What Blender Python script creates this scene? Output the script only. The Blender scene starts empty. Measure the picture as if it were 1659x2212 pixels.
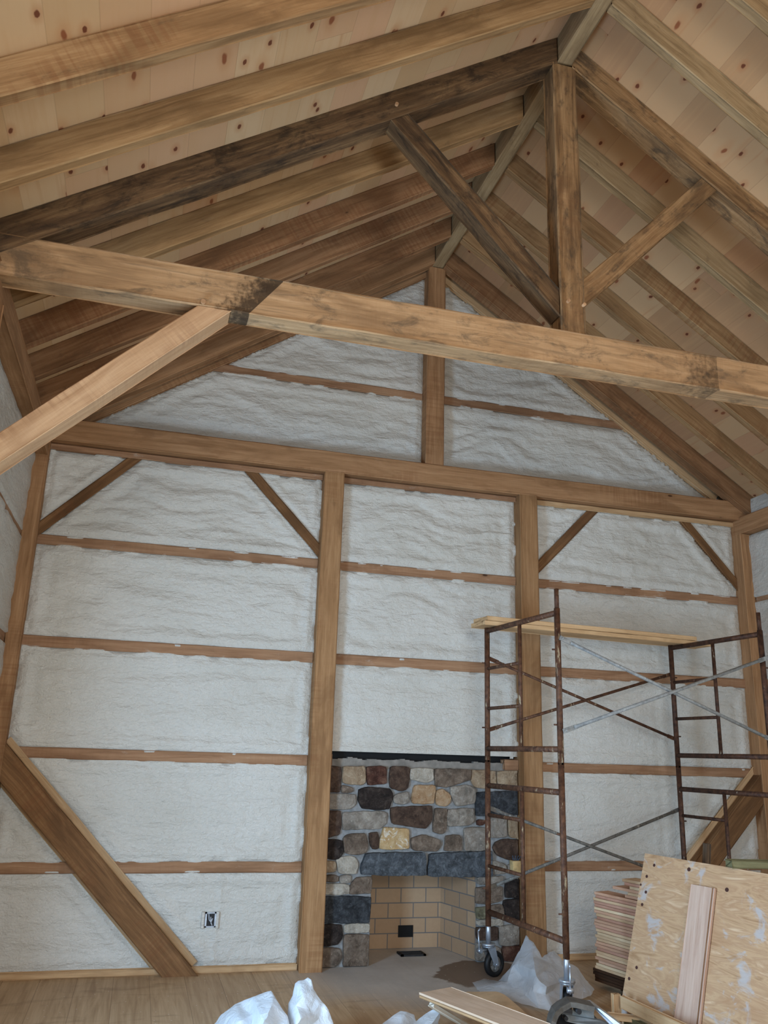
import bpy, bmesh, math, random
from mathutils import Vector, Matrix, noise, geometry
random.seed(7)
S = bpy.context.scene
COL = S.collection
V = Vector

# ------------------------------------------------------------------ camera
W, H = 1659, 2212
F = 1812.494
CAM = V((0, 0, 1.55))
yaw, pit, rol = math.radians(15.25), math.radians(16.136), math.radians(1.796)
fwd = V((math.sin(yaw) * math.cos(pit), math.cos(yaw) * math.cos(pit), math.sin(pit)))
right = V((math.cos(yaw), -math.sin(yaw), 0))
up = right.cross(fwd)
R_ = math.cos(rol) * right + math.sin(rol) * up
U_ = -math.sin(rol) * right + math.cos(rol) * up
cd = bpy.data.cameras.new('camera')
cam = bpy.data.objects.new('camera', cd)
COL.objects.link(cam)
cam.matrix_world = Matrix(((R_.x, U_.x, -fwd.x, CAM.x), (R_.y, U_.y, -fwd.y, CAM.y), (R_.z, U_.z, -fwd.z, CAM.z), (0, 0, 0, 1)))
cd.sensor_fit = 'VERTICAL'
cd.sensor_height = 24.0
cd.lens = F / H * 24.0
cd.clip_start = 0.05
S.camera = cam

# ------------------------------------------------------------------ light
S.view_settings.view_transform = 'Standard'
S.view_settings.look = 'None'
S.view_settings.gamma = 1.0
S.view_settings.use_curve_mapping = False
S.view_settings.exposure = -0.10
world = bpy.data.worlds.new('sky')
S.world = world
world.use_nodes = True
bg = world.node_tree.nodes['Background']
bg.inputs[0].default_value = (0.72, 0.86, 1.0, 1)
bg.inputs[1].default_value = 1.0


def area(name, loc, target, sx, sy, power, col):
    ld = bpy.data.lights.new(name, 'AREA')
    ld.shape = 'RECTANGLE'
    ld.size, ld.size_y = sx, sy
    ld.energy = power
    ld.color = col
    o = bpy.data.objects.new(name, ld)
    COL.objects.link(o)
    o.location = loc
    d = V(target) - V(loc)
    o.rotation_euler = d.to_track_quat('-Z', 'Y').to_euler()
    return o


# daylight entering the left door, the double door and the window behind the camera
area('daylight_left_door', (-1.20, 3.42, 1.06), (6, 6.2, 0.9), 0.95, 2.0, 225, (0.43, 0.69, 1.0))
area('daylight_front_door', (2.2, -3.42, 1.08), (2.2, 6, 1.6), 2.3, 2.05, 165, (0.70, 0.86, 1.0))
area('daylight_front_window', (0.2, -3.42, 3.3), (1.6, 6, 4.4), 1.6, 1.4, 150, (1.0, 0.98, 0.95))
area('added_fill_right', (5.72, 3.3, 1.06), (1, 4.0, 0.8), 2.0, 2.0, 42, (0.62, 0.81, 1.0))  # unseen fill, added to make the low right foam bluer


# ------------------------------------------------------------------ pixel -> place helpers
def ray(x, y):
    return fwd + R_ * ((x - W / 2) / F) - U_ * ((y - H / 2) / F)


def at(x, y, Y):
    d = ray(x, y)
    return CAM + d * ((Y - CAM.y) / d.y)


def atz(x, y, z):
    d = ray(x, y)
    return CAM + d * ((z - CAM.z) / d.z)


# ------------------------------------------------------------------ object helpers
def tag(o, label=None, cat=None, group=None, kind=None):
    if label: o['label'] = label
    if cat: o['category'] = cat
    if group: o['group'] = group
    if kind or label: o['kind'] = kind or 'thing'
    return o


def empty(name, loc=(0, 0, 0)):
    o = bpy.data.objects.new(name, None)
    COL.objects.link(o)
    o.location = loc
    o.empty_display_size = 0.1
    return o


def obj(name, bm, mat, parent=None, smooth=False):
    me = bpy.data.meshes.new(name)
    bmesh.ops.recalc_face_normals(bm, faces=bm.faces)
    bm.to_mesh(me)
    bm.free()
    for m in (mat if isinstance(mat, (list, tuple)) else [mat]):
        me.materials.append(m)
    if smooth:
        for p in me.polygons: p.use_smooth = True
    o = bpy.data.objects.new(name, me)
    COL.objects.link(o)
    if parent:
        o.parent = parent
        o.location = -V(parent.location)      # parents are never rotated: keep world coordinates
    return o


def put_parent(o, parent):
    """parent a mesh built with its own matrix, keeping its place"""
    mw = o.matrix_world.copy() if o.matrix_basis is None else o.matrix_basis.copy()
    o.parent = parent
    o.matrix_parent_inverse = Matrix.Translation(-V(parent.location))
    o.matrix_basis = mw
    return o


def add_box(bm, a, b, bev=0.0, mi=0):
    a, b = V(a), V(b)
    vs = [bm.verts.new((x, y, z)) for x in (a.x, b.x) for y in (a.y, b.y) for z in (a.z, b.z)]
    fs = [bm.faces.new([vs[i] for i in q]) for q in ((0, 1, 3, 2), (4, 6, 7, 5), (0, 4, 5, 1), (2, 3, 7, 6), (0, 2, 6, 4), (1, 5, 7, 3))]
    for f in fs: f.material_index = mi
    if bev:
        es = set(e for f in fs for e in f.edges)
        bmesh.ops.bevel(bm, geom=list(es), offset=bev, segments=2, affect='EDGES', profile=0.5)


def add_tube(bm, p0, p1, r, n=10, cap=True, r1=None, mi=0):
    p0, p1 = V(p0), V(p1)
    d = (p1 - p0).normalized()
    a = d.orthogonal().normalized()
    b = d.cross(a)
    rr = (r, r if r1 is None else r1)
    rings = []
    for p, q in zip((p0, p1), rr):
        rings.append([bm.verts.new(p + a * math.cos(2 * math.pi * i / n) * q + b * math.sin(2 * math.pi * i / n) * q) for i in range(n)])
    for i in range(n):
        f = bm.faces.new((rings[0][i], rings[0][(i + 1) % n], rings[1][(i + 1) % n], rings[1][i]))
        f.smooth = True
        f.material_index = mi
    if cap:
        bm.faces.new(rings[0]).material_index = mi
        bm.faces.new(rings[1]).material_index = mi


def add_path(bm, pts, r, n=8):
    for a, b in zip(pts[:-1], pts[1:]): add_tube(bm, a, b, r, n)


def frame_of(p0, p1, upv):
    x = (V(p1) - V(p0)).normalized()
    y = V(upv).cross(x).normalized()
    z = x.cross(y)
    m = Matrix((x, y, z)).transposed().to_4x4()
    m.translation = p0
    return m


def timber(name, p0, p1, w, h, mat, upv=(0, 0, 1), cut0=0.0, cut1=0.0, bev=0.006, jit=0.0015, parent=None, wave=0.0):
    """a sawn timber along its own X axis; w across (local y), h tall (local z); cut = slope of the end cuts"""
    p0, p1 = V(p0), V(p1)
    L = (p1 - p0).length
    n = max(2, int(L / 0.18))
    prof = []
    for sy, sz in ((-1, -1), (1, -1), (1, 1), (-1, 1)):
        cy, cz = sy * w / 2, sz * h / 2
        a, b = (cy - sy * bev, cz), (cy, cz - sz * bev)
        prof += [a, b] if (sy * sz > 0) else [b, a]
    bm = bmesh.new()
    rings = []
    ph = random.random() * 6
    for i in range(n + 1):
        x = L * i / n
        ring = []
        for (y, z) in prof:
            t = x + (1 - i / n) * cut0 * z + (i / n) * cut1 * z
            j = jit if 0 < i < n else 0
            wv = wave * math.sin(ph + x * 2.2) if 0 < i < n else 0
            ring.append(bm.verts.new((t, y + random.uniform(-j, j), z + random.uniform(-j, j) + wv)))
        rings.append(ring)
    k = len(prof)
    for i in range(n):
        for j in range(k):
            bm.faces.new((rings[i][j], rings[i][(j + 1) % k], rings[i + 1][(j + 1) % k], rings[i + 1][j]))
    bm.faces.new(rings[0]); bm.faces.new(rings[-1])
    o = obj(name, bm, mat)
    o.matrix_basis = frame_of(p0, p1, upv)
    if parent: put_parent(o, parent)
    return o


# ------------------------------------------------------------------ materials
def lin(r, g, b):
    f = lambda c: (c / 255 / 12.92) if c / 255 <= 0.04045 else ((c / 255 + 0.055) / 1.055) ** 2.4
    return (f(r), f(g), f(b), 1)


class NT:
    def __init__(s, name):
        s.m = bpy.data.materials.new(name)
        s.m.use_nodes = True
        s.t = s.m.node_tree
        s.b = s.t.nodes['Principled BSDF']
        s.b.inputs['Roughness'].default_value = 0.8

    def n(s, typ, ins=None, **kw):
        nd = s.t.nodes.new(typ)
        for k, v in kw.items(): setattr(nd, k, v)
        for k, v in (ins or {}).items(): s.set(nd.inputs[k], v)
        return nd

    def set(s, sock, v):
        if isinstance(v, bpy.types.NodeSocket): s.t.links.new(v, sock)
        elif isinstance(v, bpy.types.Node): s.t.links.new(v.outputs[0], sock)
        else:
            if sock.type == 'VECTOR' and isinstance(v, (int, float)): v = (v, v, v)
            sock.default_value = v

    def math(s, op, a, b=0.0, c=0.0, clamp=False):
        nd = s.t.nodes.new('ShaderNodeMath')
        nd.operation = op
        nd.use_clamp = clamp
        s.set(nd.inputs[0], a); s.set(nd.inputs[1], b); s.set(nd.inputs[2], c)
        return nd.outputs[0]

    def vmul(s, v, k):
        return s.n('ShaderNodeVectorMath', {0: v, 1: k}, operation='MULTIPLY').outputs[0]

    def vadd(s, v, k):
        return s.n('ShaderNodeVectorMath', {0: v, 1: k}, operation='ADD').outputs[0]

    def noise(s, v, scale=1.0, detail=4, rough=0.55, dist=0.0):
        return s.n('ShaderNodeTexNoise', {'Vector': v, 'Scale': scale, 'Detail': detail, 'Roughness': rough, 'Distortion': dist}).outputs['Fac']

    def ramp(s, f, stops, interp='LINEAR'):
        nd = s.t.nodes.new('ShaderNodeValToRGB')
        nd.color_ramp.interpolation = interp
        e = nd.color_ramp.elements
        while len(e) < len(stops): e.new(0.5)
        for el, (p, c) in zip(e, stops):
            el.position = p
            el.color = c if isinstance(c, (tuple, list)) else (c, c, c, 1)
        s.set(nd.inputs[0], f)
        return nd.outputs[0]

    def mix(s, f, a, b, blend='MIX'):
        nd = s.t.nodes.new('ShaderNodeMix')
        nd.data_type = 'RGBA'
        nd.blend_type = blend
        s.set(nd.inputs[0], f); s.set(nd.inputs[6], a); s.set(nd.inputs[7], b)
        return nd.outputs[2]

    def step(s, v, lo, hi):
        return s.n('ShaderNodeMapRange', {'Value': v, 'From Min': lo, 'From Max': hi}, interpolation_type='SMOOTHSTEP').outputs[0]

    def out(s, col, bump=None, strength=0.3, dist=0.01, rough=None, spec=0.3):
        s.set(s.b.inputs['Base Color'], col)
        s.b.inputs['Specular IOR Level'].default_value = spec
        if rough is not None: s.set(s.b.inputs['Roughness'], rough)
        if bump is not None:
            bn = s.n('ShaderNodeBump', {'Height': bump, 'Strength': strength, 'Distance': dist})
            s.t.links.new(bn.outputs[0], s.b.inputs['Normal'])
        return s.m


def objcoord(T, jitter=True):
    c = T.n('ShaderNodeTexCoord').outputs['Object']
    if not jitter: return c, None
    r = T.n('ShaderNodeObjectInfo').outputs['Random']
    off = T.n('ShaderNodeCombineXYZ', {0: T.math('MULTIPLY', r, 61.0), 1: T.math('MULTIPLY', r, 17.3), 2: T.math('MULTIPLY', r, 29.7)}).outputs[0]
    return T.vadd(c, off), r


def wood(name, light, mid, dark, stain=0.35, staincol=(60, 48, 36), redsaw=0.0, knots=0.5, vary=0.25, saw=0.5, extra=None):
    T = NT(name)
    c, r = objcoord(T)
    warp = T.n('ShaderNodeTexNoise', {'Vector': T.vmul(c, (1.2, 3, 3)), 'Scale': 1.0, 'Detail': 2}).outputs['Color']
    cw = T.vadd(c, T.vmul(warp, (0, 0.05, 0.05)))
    g = T.noise(T.vmul(cw, (1.3, 34, 34)), 1.0, 5, 0.62, 0.4)
    g2 = T.noise(T.vmul(cw, (7.0, 150, 150)), 1.0, 3, 0.6)
    f = T.math('ADD', T.math('MULTIPLY', g, 0.72), T.math('MULTIPLY', g2, 0.28))
    col = T.ramp(f, [(0.29, lin(*dark)), (0.5, lin(*mid)), (0.70, lin(*light))])
    # broad light and dark patches of the wood itself
    big = T.noise(T.vmul(c, (1.6, 5.0, 5.0)), 1.0, 5, 0.6, 0.6)
    col = T.mix(T.math('MULTIPLY', T.step(big, 0.48, 0.66), 0.65), col, lin(*dark))
    col = T.mix(T.math('MULTIPLY', T.step(big, 0.46, 0.26), 0.4), col, lin(*light))
    if redsaw:
        band = T.noise(T.vmul(T.vadd(c, (3.1, 7, 1)), (48, 2.0, 2.0)), 1.0, 2, 0.5)
        where = T.step(T.noise(T.vmul(c, (1.1, 2.5, 2.5)), 1.0, 2), 0.48, 0.62)
        col = T.mix(T.math('MULTIPLY', T.math('MULTIPLY', where, T.step(band, 0.40, 0.62)), redsaw), col, lin(120, 74, 46))
    # grey-black weather stains
    st = T.noise(T.vmul(T.vadd(c, (11, 3, 5)), (4.2, 9.5, 9.5)), 1.0, 7, 0.72, 0.5)
    st2 = T.noise(T.vmul(T.vadd(c, (2, 8, 1)), (0.9, 30.0, 30.0)), 1.0, 4, 0.6, 0.5)
    sm = T.math('MAXIMUM', T.step(st, 0.645 - 0.19 * stain, 0.775 - 0.13 * stain), T.math('MULTIPLY', T.step(st2, 0.74 - 0.20 * stain, 0.84 - 0.14 * stain), 0.6))
    col = T.mix(T.math('MULTIPLY', sm, 0.32 + 0.42 * stain), col, lin(*staincol))
    # knots
    if knots:
        vo = T.n('ShaderNodeTexVoronoi', {'Vector': T.vmul(c, (2.4, 6.0, 6.0)), 'Scale': 1.0}, feature='F1')
        gate = T.math('GREATER_THAN', T.n('ShaderNodeSeparateColor', {0: vo.outputs['Color']}).outputs[0], 1 - knots)
        k = T.math('MULTIPLY', T.math('SUBTRACT', 1.0, T.step(vo.outputs['Distance'], 0.04, 0.075)), gate)
        halo = T.math('MULTIPLY', T.math('SUBTRACT', 1.0, T.step(vo.outputs['Distance'], 0.05, 0.22)), gate)
        col = T.mix(T.math('MULTIPLY', halo, 0.4), col, lin(*dark))
        col = T.mix(T.math('MULTIPLY', k, 0.85), col, lin(62, 36, 22))
    if extra: col = extra(T, col)
    val = T.math('ADD', 1 - vary / 2, T.math('MULTIPLY', r, vary))
    col = T.mix(1.0, col, T.n('ShaderNodeCombineColor', {0: val, 1: val, 2: val}).outputs[0], 'MULTIPLY')
    sw = T.noise(T.vmul(c, (70, 1.5, 1.5)), 1.0, 2, 0.5)
    h = T.math('ADD', T.math('MULTIPLY', f, 0.7), T.math('MULTIPLY', sw, saw))
    return T.out(col, h, 0.4, 0.006, 0.82, 0.2)


def tie_stains(T, col):
    c = T.n('ShaderNodeTexCoord').outputs['Object']
    sp = T.n('ShaderNodeSeparateXYZ', {0: c})
    x, z = sp.outputs[0], sp.outputs[2]
    # old layout marks: a black wedge with a diagonal edge, and a square-edged one further along
    nz = T.noise(T.vmul(c, (30, 30, 30)), 1.0, 4, 0.6)
    e = T.math('SUBTRACT', x, T.math('MULTIPLY', z, 0.75))            # diagonal coordinate
    d1 = T.math('MULTIPLY', T.math('LESS_THAN', e, 1.47), T.step(T.math('ADD', e, T.math('MULTIPLY', nz, 0.45)), 1.46, 1.66))
    d2 = T.math('MULTIPLY', T.math('LESS_THAN', x, 4.345), T.step(T.math('ADD', x, T.math('MULTIPLY', nz, 0.9)), 4.50, 4.85))
    a = T.math('MULTIPLY', T.math('MAXIMUM', d1, T.math('MULTIPLY', d2, 0.6)), 0.85)
    return T.mix(a, col, lin(44, 33, 24))


M_tan = wood('wood_tan', (186, 154, 112), (164, 130, 90), (126, 98, 66), 0.25, (98, 80, 60), 0.0, 0.35, 0.16)
M_tan2 = wood('wood_tan_sawn', (180, 148, 108), (156, 122, 85), (120, 92, 62), 0.35, (88, 74, 58), 0.35, 0.4, 0.16)
M_red = wood('wood_reddish', (172, 132, 96), (150, 110, 76), (112, 80, 54), 0.4, (80, 62, 48), 0.4, 0.35, 0.18)
M_gable = wood('wood_gable_frame', (186, 146, 108), (166, 125, 88), (134, 98, 66), 0.12, (104, 80, 58), 0.3, 0.5, 0.12)
M_gpost = wood('wood_post', (182, 143, 103), (160, 121, 83), (130, 95, 63), 0.25, (108, 84, 58), 0.3, 0.4, 0.12)
M_girt = wood('wood_girt', (180, 144, 112), (160, 122, 92), (130, 96, 70), 0.35, (200, 190, 176), 0.1, 0.25, 0.16)
M_dark = wood('wood_weathered_dark', (146, 117, 83), (110, 84, 58), (66, 49, 34), 0.95, (46, 38, 31), 0.0, 0.4, 0.1)
M_truss = wood('wood_truss', (182, 148, 108), (148, 115, 79), (100, 75, 51), 0.88, (66, 57, 47), 0.15, 0.45, 0.1)
M_tie = wood('wood_tie_beam', (206, 170, 130), (182, 145, 105), (138, 107, 76), 0.78, (92, 79, 64), 0.1, 0.45, 0.0, extra=tie_stains)
M_pale = wood('wood_pale_sawn', (208, 170, 132), (194, 154, 115), (168, 128, 92), 0.1, (136, 106, 76), 0.3, 0.3, 0.06)
M_ridge = wood('wood_ridge', (186, 162, 126), (162, 137, 102), (124, 102, 74), 0.5, (88, 76, 61), 0.0, 0.3, 0.1)
M_wbrace = wood('wood_wall_brace', (152, 114, 78), (126, 91, 59), (92, 65, 42), 0.5, (84, 62, 44), 0.3, 0.45, 0.1)
M_strip = wood('wood_new_strip', (214, 182, 144), (198, 163, 122), (172, 136, 98), 0.05, (140, 112, 84), 0.0, 0.3, 0.1)
M_plank = wood('wood_plank', (230, 196, 152), (214, 177, 132), (188, 150, 108), 0.05, (150, 120, 90), 0.0, 0.3, 0.08)
M_grey_stick = wood('wood_grey_stick', (120, 98, 76), (92, 74, 57), (62, 50, 39), 0.5, (48, 39, 31), 0.0, 0.3, 0.1)
M_green = wood('wood_treated', (136, 130, 96), (112, 107, 76), (82, 79, 55), 0.2, (60, 58, 42), 0.0, 0.2, 0.1)


def deck_material(name, base_a, base_b, base_c, bw=0.235):
    T = NT(name)
    c = T.n('ShaderNodeTexCoord').outputs['Object']
    sp = T.n('ShaderNodeSeparateXYZ', {0: c})
    x, y = sp.outputs[0], sp.outputs[1]
    yb = T.math('DIVIDE', y, bw)
    idx = T.math('FLOOR', yb)
    fr = T.math('FRACT', yb)
    wn = T.n('ShaderNodeTexWhiteNoise', {'W': idx}, noise_dimensions='1D')
    xs = T.math('DIVIDE', T.math('ADD', x, T.math('MULTIPLY', wn.outputs['Value'], 19.0)), 4.9)
    seg = T.math('FLOOR', xs)
    sf = T.math('FRACT', xs)
    key = T.n('ShaderNodeCombineXYZ', {0: idx, 1: seg, 2: 3.7}).outputs[0]
    w2 = T.n('ShaderNodeTexWhiteNoise', {'Vector': key}, noise_dimensions='3D')
    col = T.ramp(w2.outputs['Value'], [(0.0, lin(*base_a)), (0.5, lin(*base_b)), (1.0, lin(*base_c))])
    cv = T.vadd(c, T.vmul(w2.outputs['Color'], (40, 0, 40)))
    g = T.noise(T.vmul(cv, (1.1, 22, 1)), 1.0, 4, 0.6, 0.5)
    col = T.mix(T.math('MULTIPLY', T.step(g, 0.45, 0.75), 0.4), col, lin(204, 162, 118))
    streak = T.noise(T.vmul(T.vadd(cv, (5, 2, 9)), (0.9, 13, 1)), 1.0, 3, 0.5, 1.0)
    col = T.mix(T.math('MULTIPLY', T.step(streak, 0.60, 0.80), 0.5), col, lin(188, 134, 90))
    vo = T.n('ShaderNodeTexVoronoi', {'Vector': T.vmul(cv, (3.2, 5.2, 0)), 'Scale': 1.0}, feature='F1', voronoi_dimensions='2D')
    gate = T.math('GREATER_THAN', T.n('ShaderNodeSeparateColor', {0: vo.outputs['Color']}).outputs[1], 0.5)
    k = T.math('MULTIPLY', T.math('SUBTRACT', 1.0, T.step(T.math('ADD', vo.outputs['Distance'], T.math('MULTIPLY', T.math('SUBTRACT', T.noise(T.vmul(cv, (30, 45, 1)), 1.0, 2), 0.5), 0.07)), 0.045, 0.075)), gate)
    halo = T.math('MULTIPLY', T.math('SUBTRACT', 1.0, T.step(vo.outputs['Distance'], 0.06, 0.22)), gate)
    col = T.mix(T.math('MULTIPLY', halo, 0.35), col, lin(182, 116, 72))
    col = T.mix(T.math('MULTIPLY', k, 0.9), col, lin(104, 48, 28))
    edge = T.math('MINIMUM', fr, T.math('SUBTRACT', 1.0, fr))
    seam = T.math('SUBTRACT', 1.0, T.step(edge, 0.004, 0.014))
    butt = T.math('SUBTRACT', 1.0, T.step(T.math('MINIMUM', sf, T.math('SUBTRACT', 1.0, sf)), 0.0003, 0.0007))
    s2 = T.math('MAXIMUM', seam, butt)
    col = T.mix(T.math('MULTIPLY', s2, 0.16), col, lin(128, 94, 62))
    v3 = T.n('ShaderNodeTexVoronoi', {'Vector': T.vadd(T.vmul(cv, (1.5, 3.4, 0)), T.vmul(T.n('ShaderNodeTexNoise', {'Vector': T.vmul(cv, (9, 14, 1)), 'Scale': 1.0}).outputs['Color'], (0.10, 0.10, 0))), 'Scale': 1.0}, feature='F1', voronoi_dimensions='2D')
    g3 = T.math('GREATER_THAN', T.n('ShaderNodeSeparateColor', {0: v3.outputs['Color']}).outputs[0], 0.55)
    k3 = T.math('MULTIPLY', T.math('SUBTRACT', 1.0, T.step(v3.outputs['Distance'], 0.03, 0.06)), g3)
    h3 = T.math('MULTIPLY', T.math('SUBTRACT', 1.0, T.step(v3.outputs['Distance'], 0.04, 0.20)), g3)
    col = T.mix(T.math('MULTIPLY', h3, 0.5), col, lin(196, 146, 102))
    col = T.mix(T.math('MULTIPLY', k3, 0.85), col, lin(138, 74, 44))
    hgt = T.math('SUBTRACT', T.math('MULTIPLY', g, 0.2), s2)
    return T.out(col, hgt, 0.3, 0.004, 0.7, 0.25)


M_deckL = deck_material('pine_deck_left', (216, 184, 144), (203, 167, 124), (214, 171, 133))
M_deckR = deck_material('pine_deck_right_shaded', (204, 167, 126), (182, 143, 104), (194, 149, 112))  # dimmer light on the right slope is put into darker board colours


def foam_material():
    T = NT('spray_foam')
    c = T.n('ShaderNodeTexCoord').outputs['Object']
    big = T.noise(T.vmul(c, (0.9, 0.9, 1.6)), 1.0, 3, 0.5)
    col = T.ramp(big, [(0.3, lin(198, 194, 184)), (0.7, lin(212, 209, 201))])
    n1 = T.noise(T.vmul(c, (6, 6, 22)), 1.0, 2, 0.5, 0.6)
    n2 = T.noise(T.vmul(c, (38, 38, 60)), 1.0, 4, 0.6, 0.8)
    vo = T.n('ShaderNodeTexVoronoi', {'Vector': T.vadd(T.vmul(c, (26, 26, 40)), T.vmul(T.n('ShaderNodeTexNoise', {'Vector': T.vmul(c, (12, 12, 12))}).outputs['Color'], 1.6)), 'Scale': 1.0}, feature='SMOOTH_F1')
    h = T.math('ADD', T.math('MULTIPLY', n1, 1.0), T.math('ADD', T.math('MULTIPLY', n2, 0.45), T.math('MULTIPLY', vo.outputs['Distance'], -0.35)))
    return T.out(col, h, 0.7, 0.022, 0.38, 0.5)


M_foam = foam_material()


def simple(name, rgb, rough=0.6, metal=0.0, spec=0.4, var=0.12, scale=18.0):
    T = NT(name)
    c, r = objcoord(T)
    n = T.noise(c, scale, 4, 0.6)
    a = lin(*[max(0, v * (1 - var)) for v in rgb]); b = lin(*[min(255, v * (1 + var)) for v in rgb])
    col = T.ramp(n, [(0.3, a), (0.7, b)])
    T.b.inputs['Metallic'].default_value = metal
    return T.out(col, n, 0.15, 0.004, rough, spec)


def stone_mat(name, a, b, c3, scale=14.0, veins=None):
    T = NT(name)
    c, r = objcoord(T)
    n = T.noise(c, scale, 8, 0.72, 0.5)
    n2 = T.noise(T.vadd(c, (4, 4, 4)), scale * 4.0, 5, 0.75)
    n3 = T.noise(T.vadd(c, (1, 7, 2)), scale * 0.55, 4, 0.6)
    col = T.ramp(n, [(0.34, lin(*a)), (0.5, lin(*b)), (0.66, lin(*c3))])
    col = T.mix(T.math('MULTIPLY', T.step(n3, 0.52, 0.7), 0.55), col, lin(*[v * 0.62 for v in a]))
    col = T.mix(T.math('MULTIPLY', T.step(n2, 0.56, 0.74), 0.6), col, lin(*[min(255, v * 1.3 + 14) for v in c3]))
    if veins:
        v2 = T.noise(T.vadd(c, (9, 1, 2)), 22, 3, 0.5, 1.5)
        col = T.mix(T.math('MULTIPLY', T.step(v2, 0.56, 0.66), 0.8), col, lin(*veins))
    return T.out(col, T.math('ADD', n, n2), 0.8, 0.016, 0.85, 0.2)


ST = {
    'dk': stone_mat('stone_dark_brown', (58, 44, 38), (84, 66, 55), (108, 88, 74)),
    'vd': stone_mat('stone_near_black', (34, 29, 28), (52, 44, 40), (80, 70, 64)),
    'rd': stone_mat('stone_red_brown', (70, 44, 36), (96, 64, 52), (128, 98, 82)),
    'tn': stone_mat('stone_tan', (142, 118, 94), (166, 143, 116), (188, 168, 142)),
    'lt': stone_mat('stone_pale', (156, 146, 132), (184, 174, 158), (206, 198, 184)),
    'gr': stone_mat('stone_grey', (128, 118, 106), (152, 142, 130), (176, 168, 156)),
    'gb': stone_mat('stone_grey_brown', (92, 78, 66), (120, 104, 90), (148, 132, 116)),
    'or': stone_mat('stone_orange_tan', (160, 124, 90), (178, 146, 112), (190, 166, 138)),
    'ye': stone_mat('stone_yellow_veined', (186, 150, 104), (200, 168, 122), (214, 188, 148), 14, (232, 224, 208)),
    'ol': stone_mat('stone_olive', (112, 106, 84), (138, 132, 106), (158, 152, 128)),
    'sl': stone_mat('stone_slate_blue', (64, 67, 70), (88, 93, 98), (122, 128, 134), 20),
    'sb': stone_mat('stone_slate_black', (42, 43, 45), (62, 64, 67), (90, 93, 96), 20),
}
M_mortar = simple('mortar', (138, 138, 137), 0.9, 0, 0.2, 0.12, 30)
M_ledge = simple('parged_ledge', (132, 126, 118), 0.92, 0, 0.2, 0.14, 12)
M_black = simple('plain_black', (16, 16, 17), 0.7, 0, 0.3, 0.2, 20)


def brick_material():
    T = NT('fire_brick')
    uv = T.n('ShaderNodeTexCoord').outputs['UV']
    b = T.n('ShaderNodeTexBrick', {'Vector': uv, 'Color1': lin(190, 160, 128), 'Color2': lin(172, 142, 112), 'Mortar': lin(112, 112, 112), 'Scale': 1.0, 'Mortar Size': 0.0045,
                                   'Mortar Smooth': 0.1, 'Bias': 0.0, 'Brick Width': 0.222, 'Row Height': 0.117}, offset=0.5)
    n = T.noise(uv, 30, 4)
    col = T.mix(T.math('MULTIPLY', n, 0.3), b.outputs['Color'], lin(140, 112, 88))
    return T.out(col, T.math('SUBTRACT', T.math('MULTIPLY', n, 0.2), b.outputs['Fac']), 0.4, 0.004, 0.85, 0.2)


M_brick = brick_material()


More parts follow.
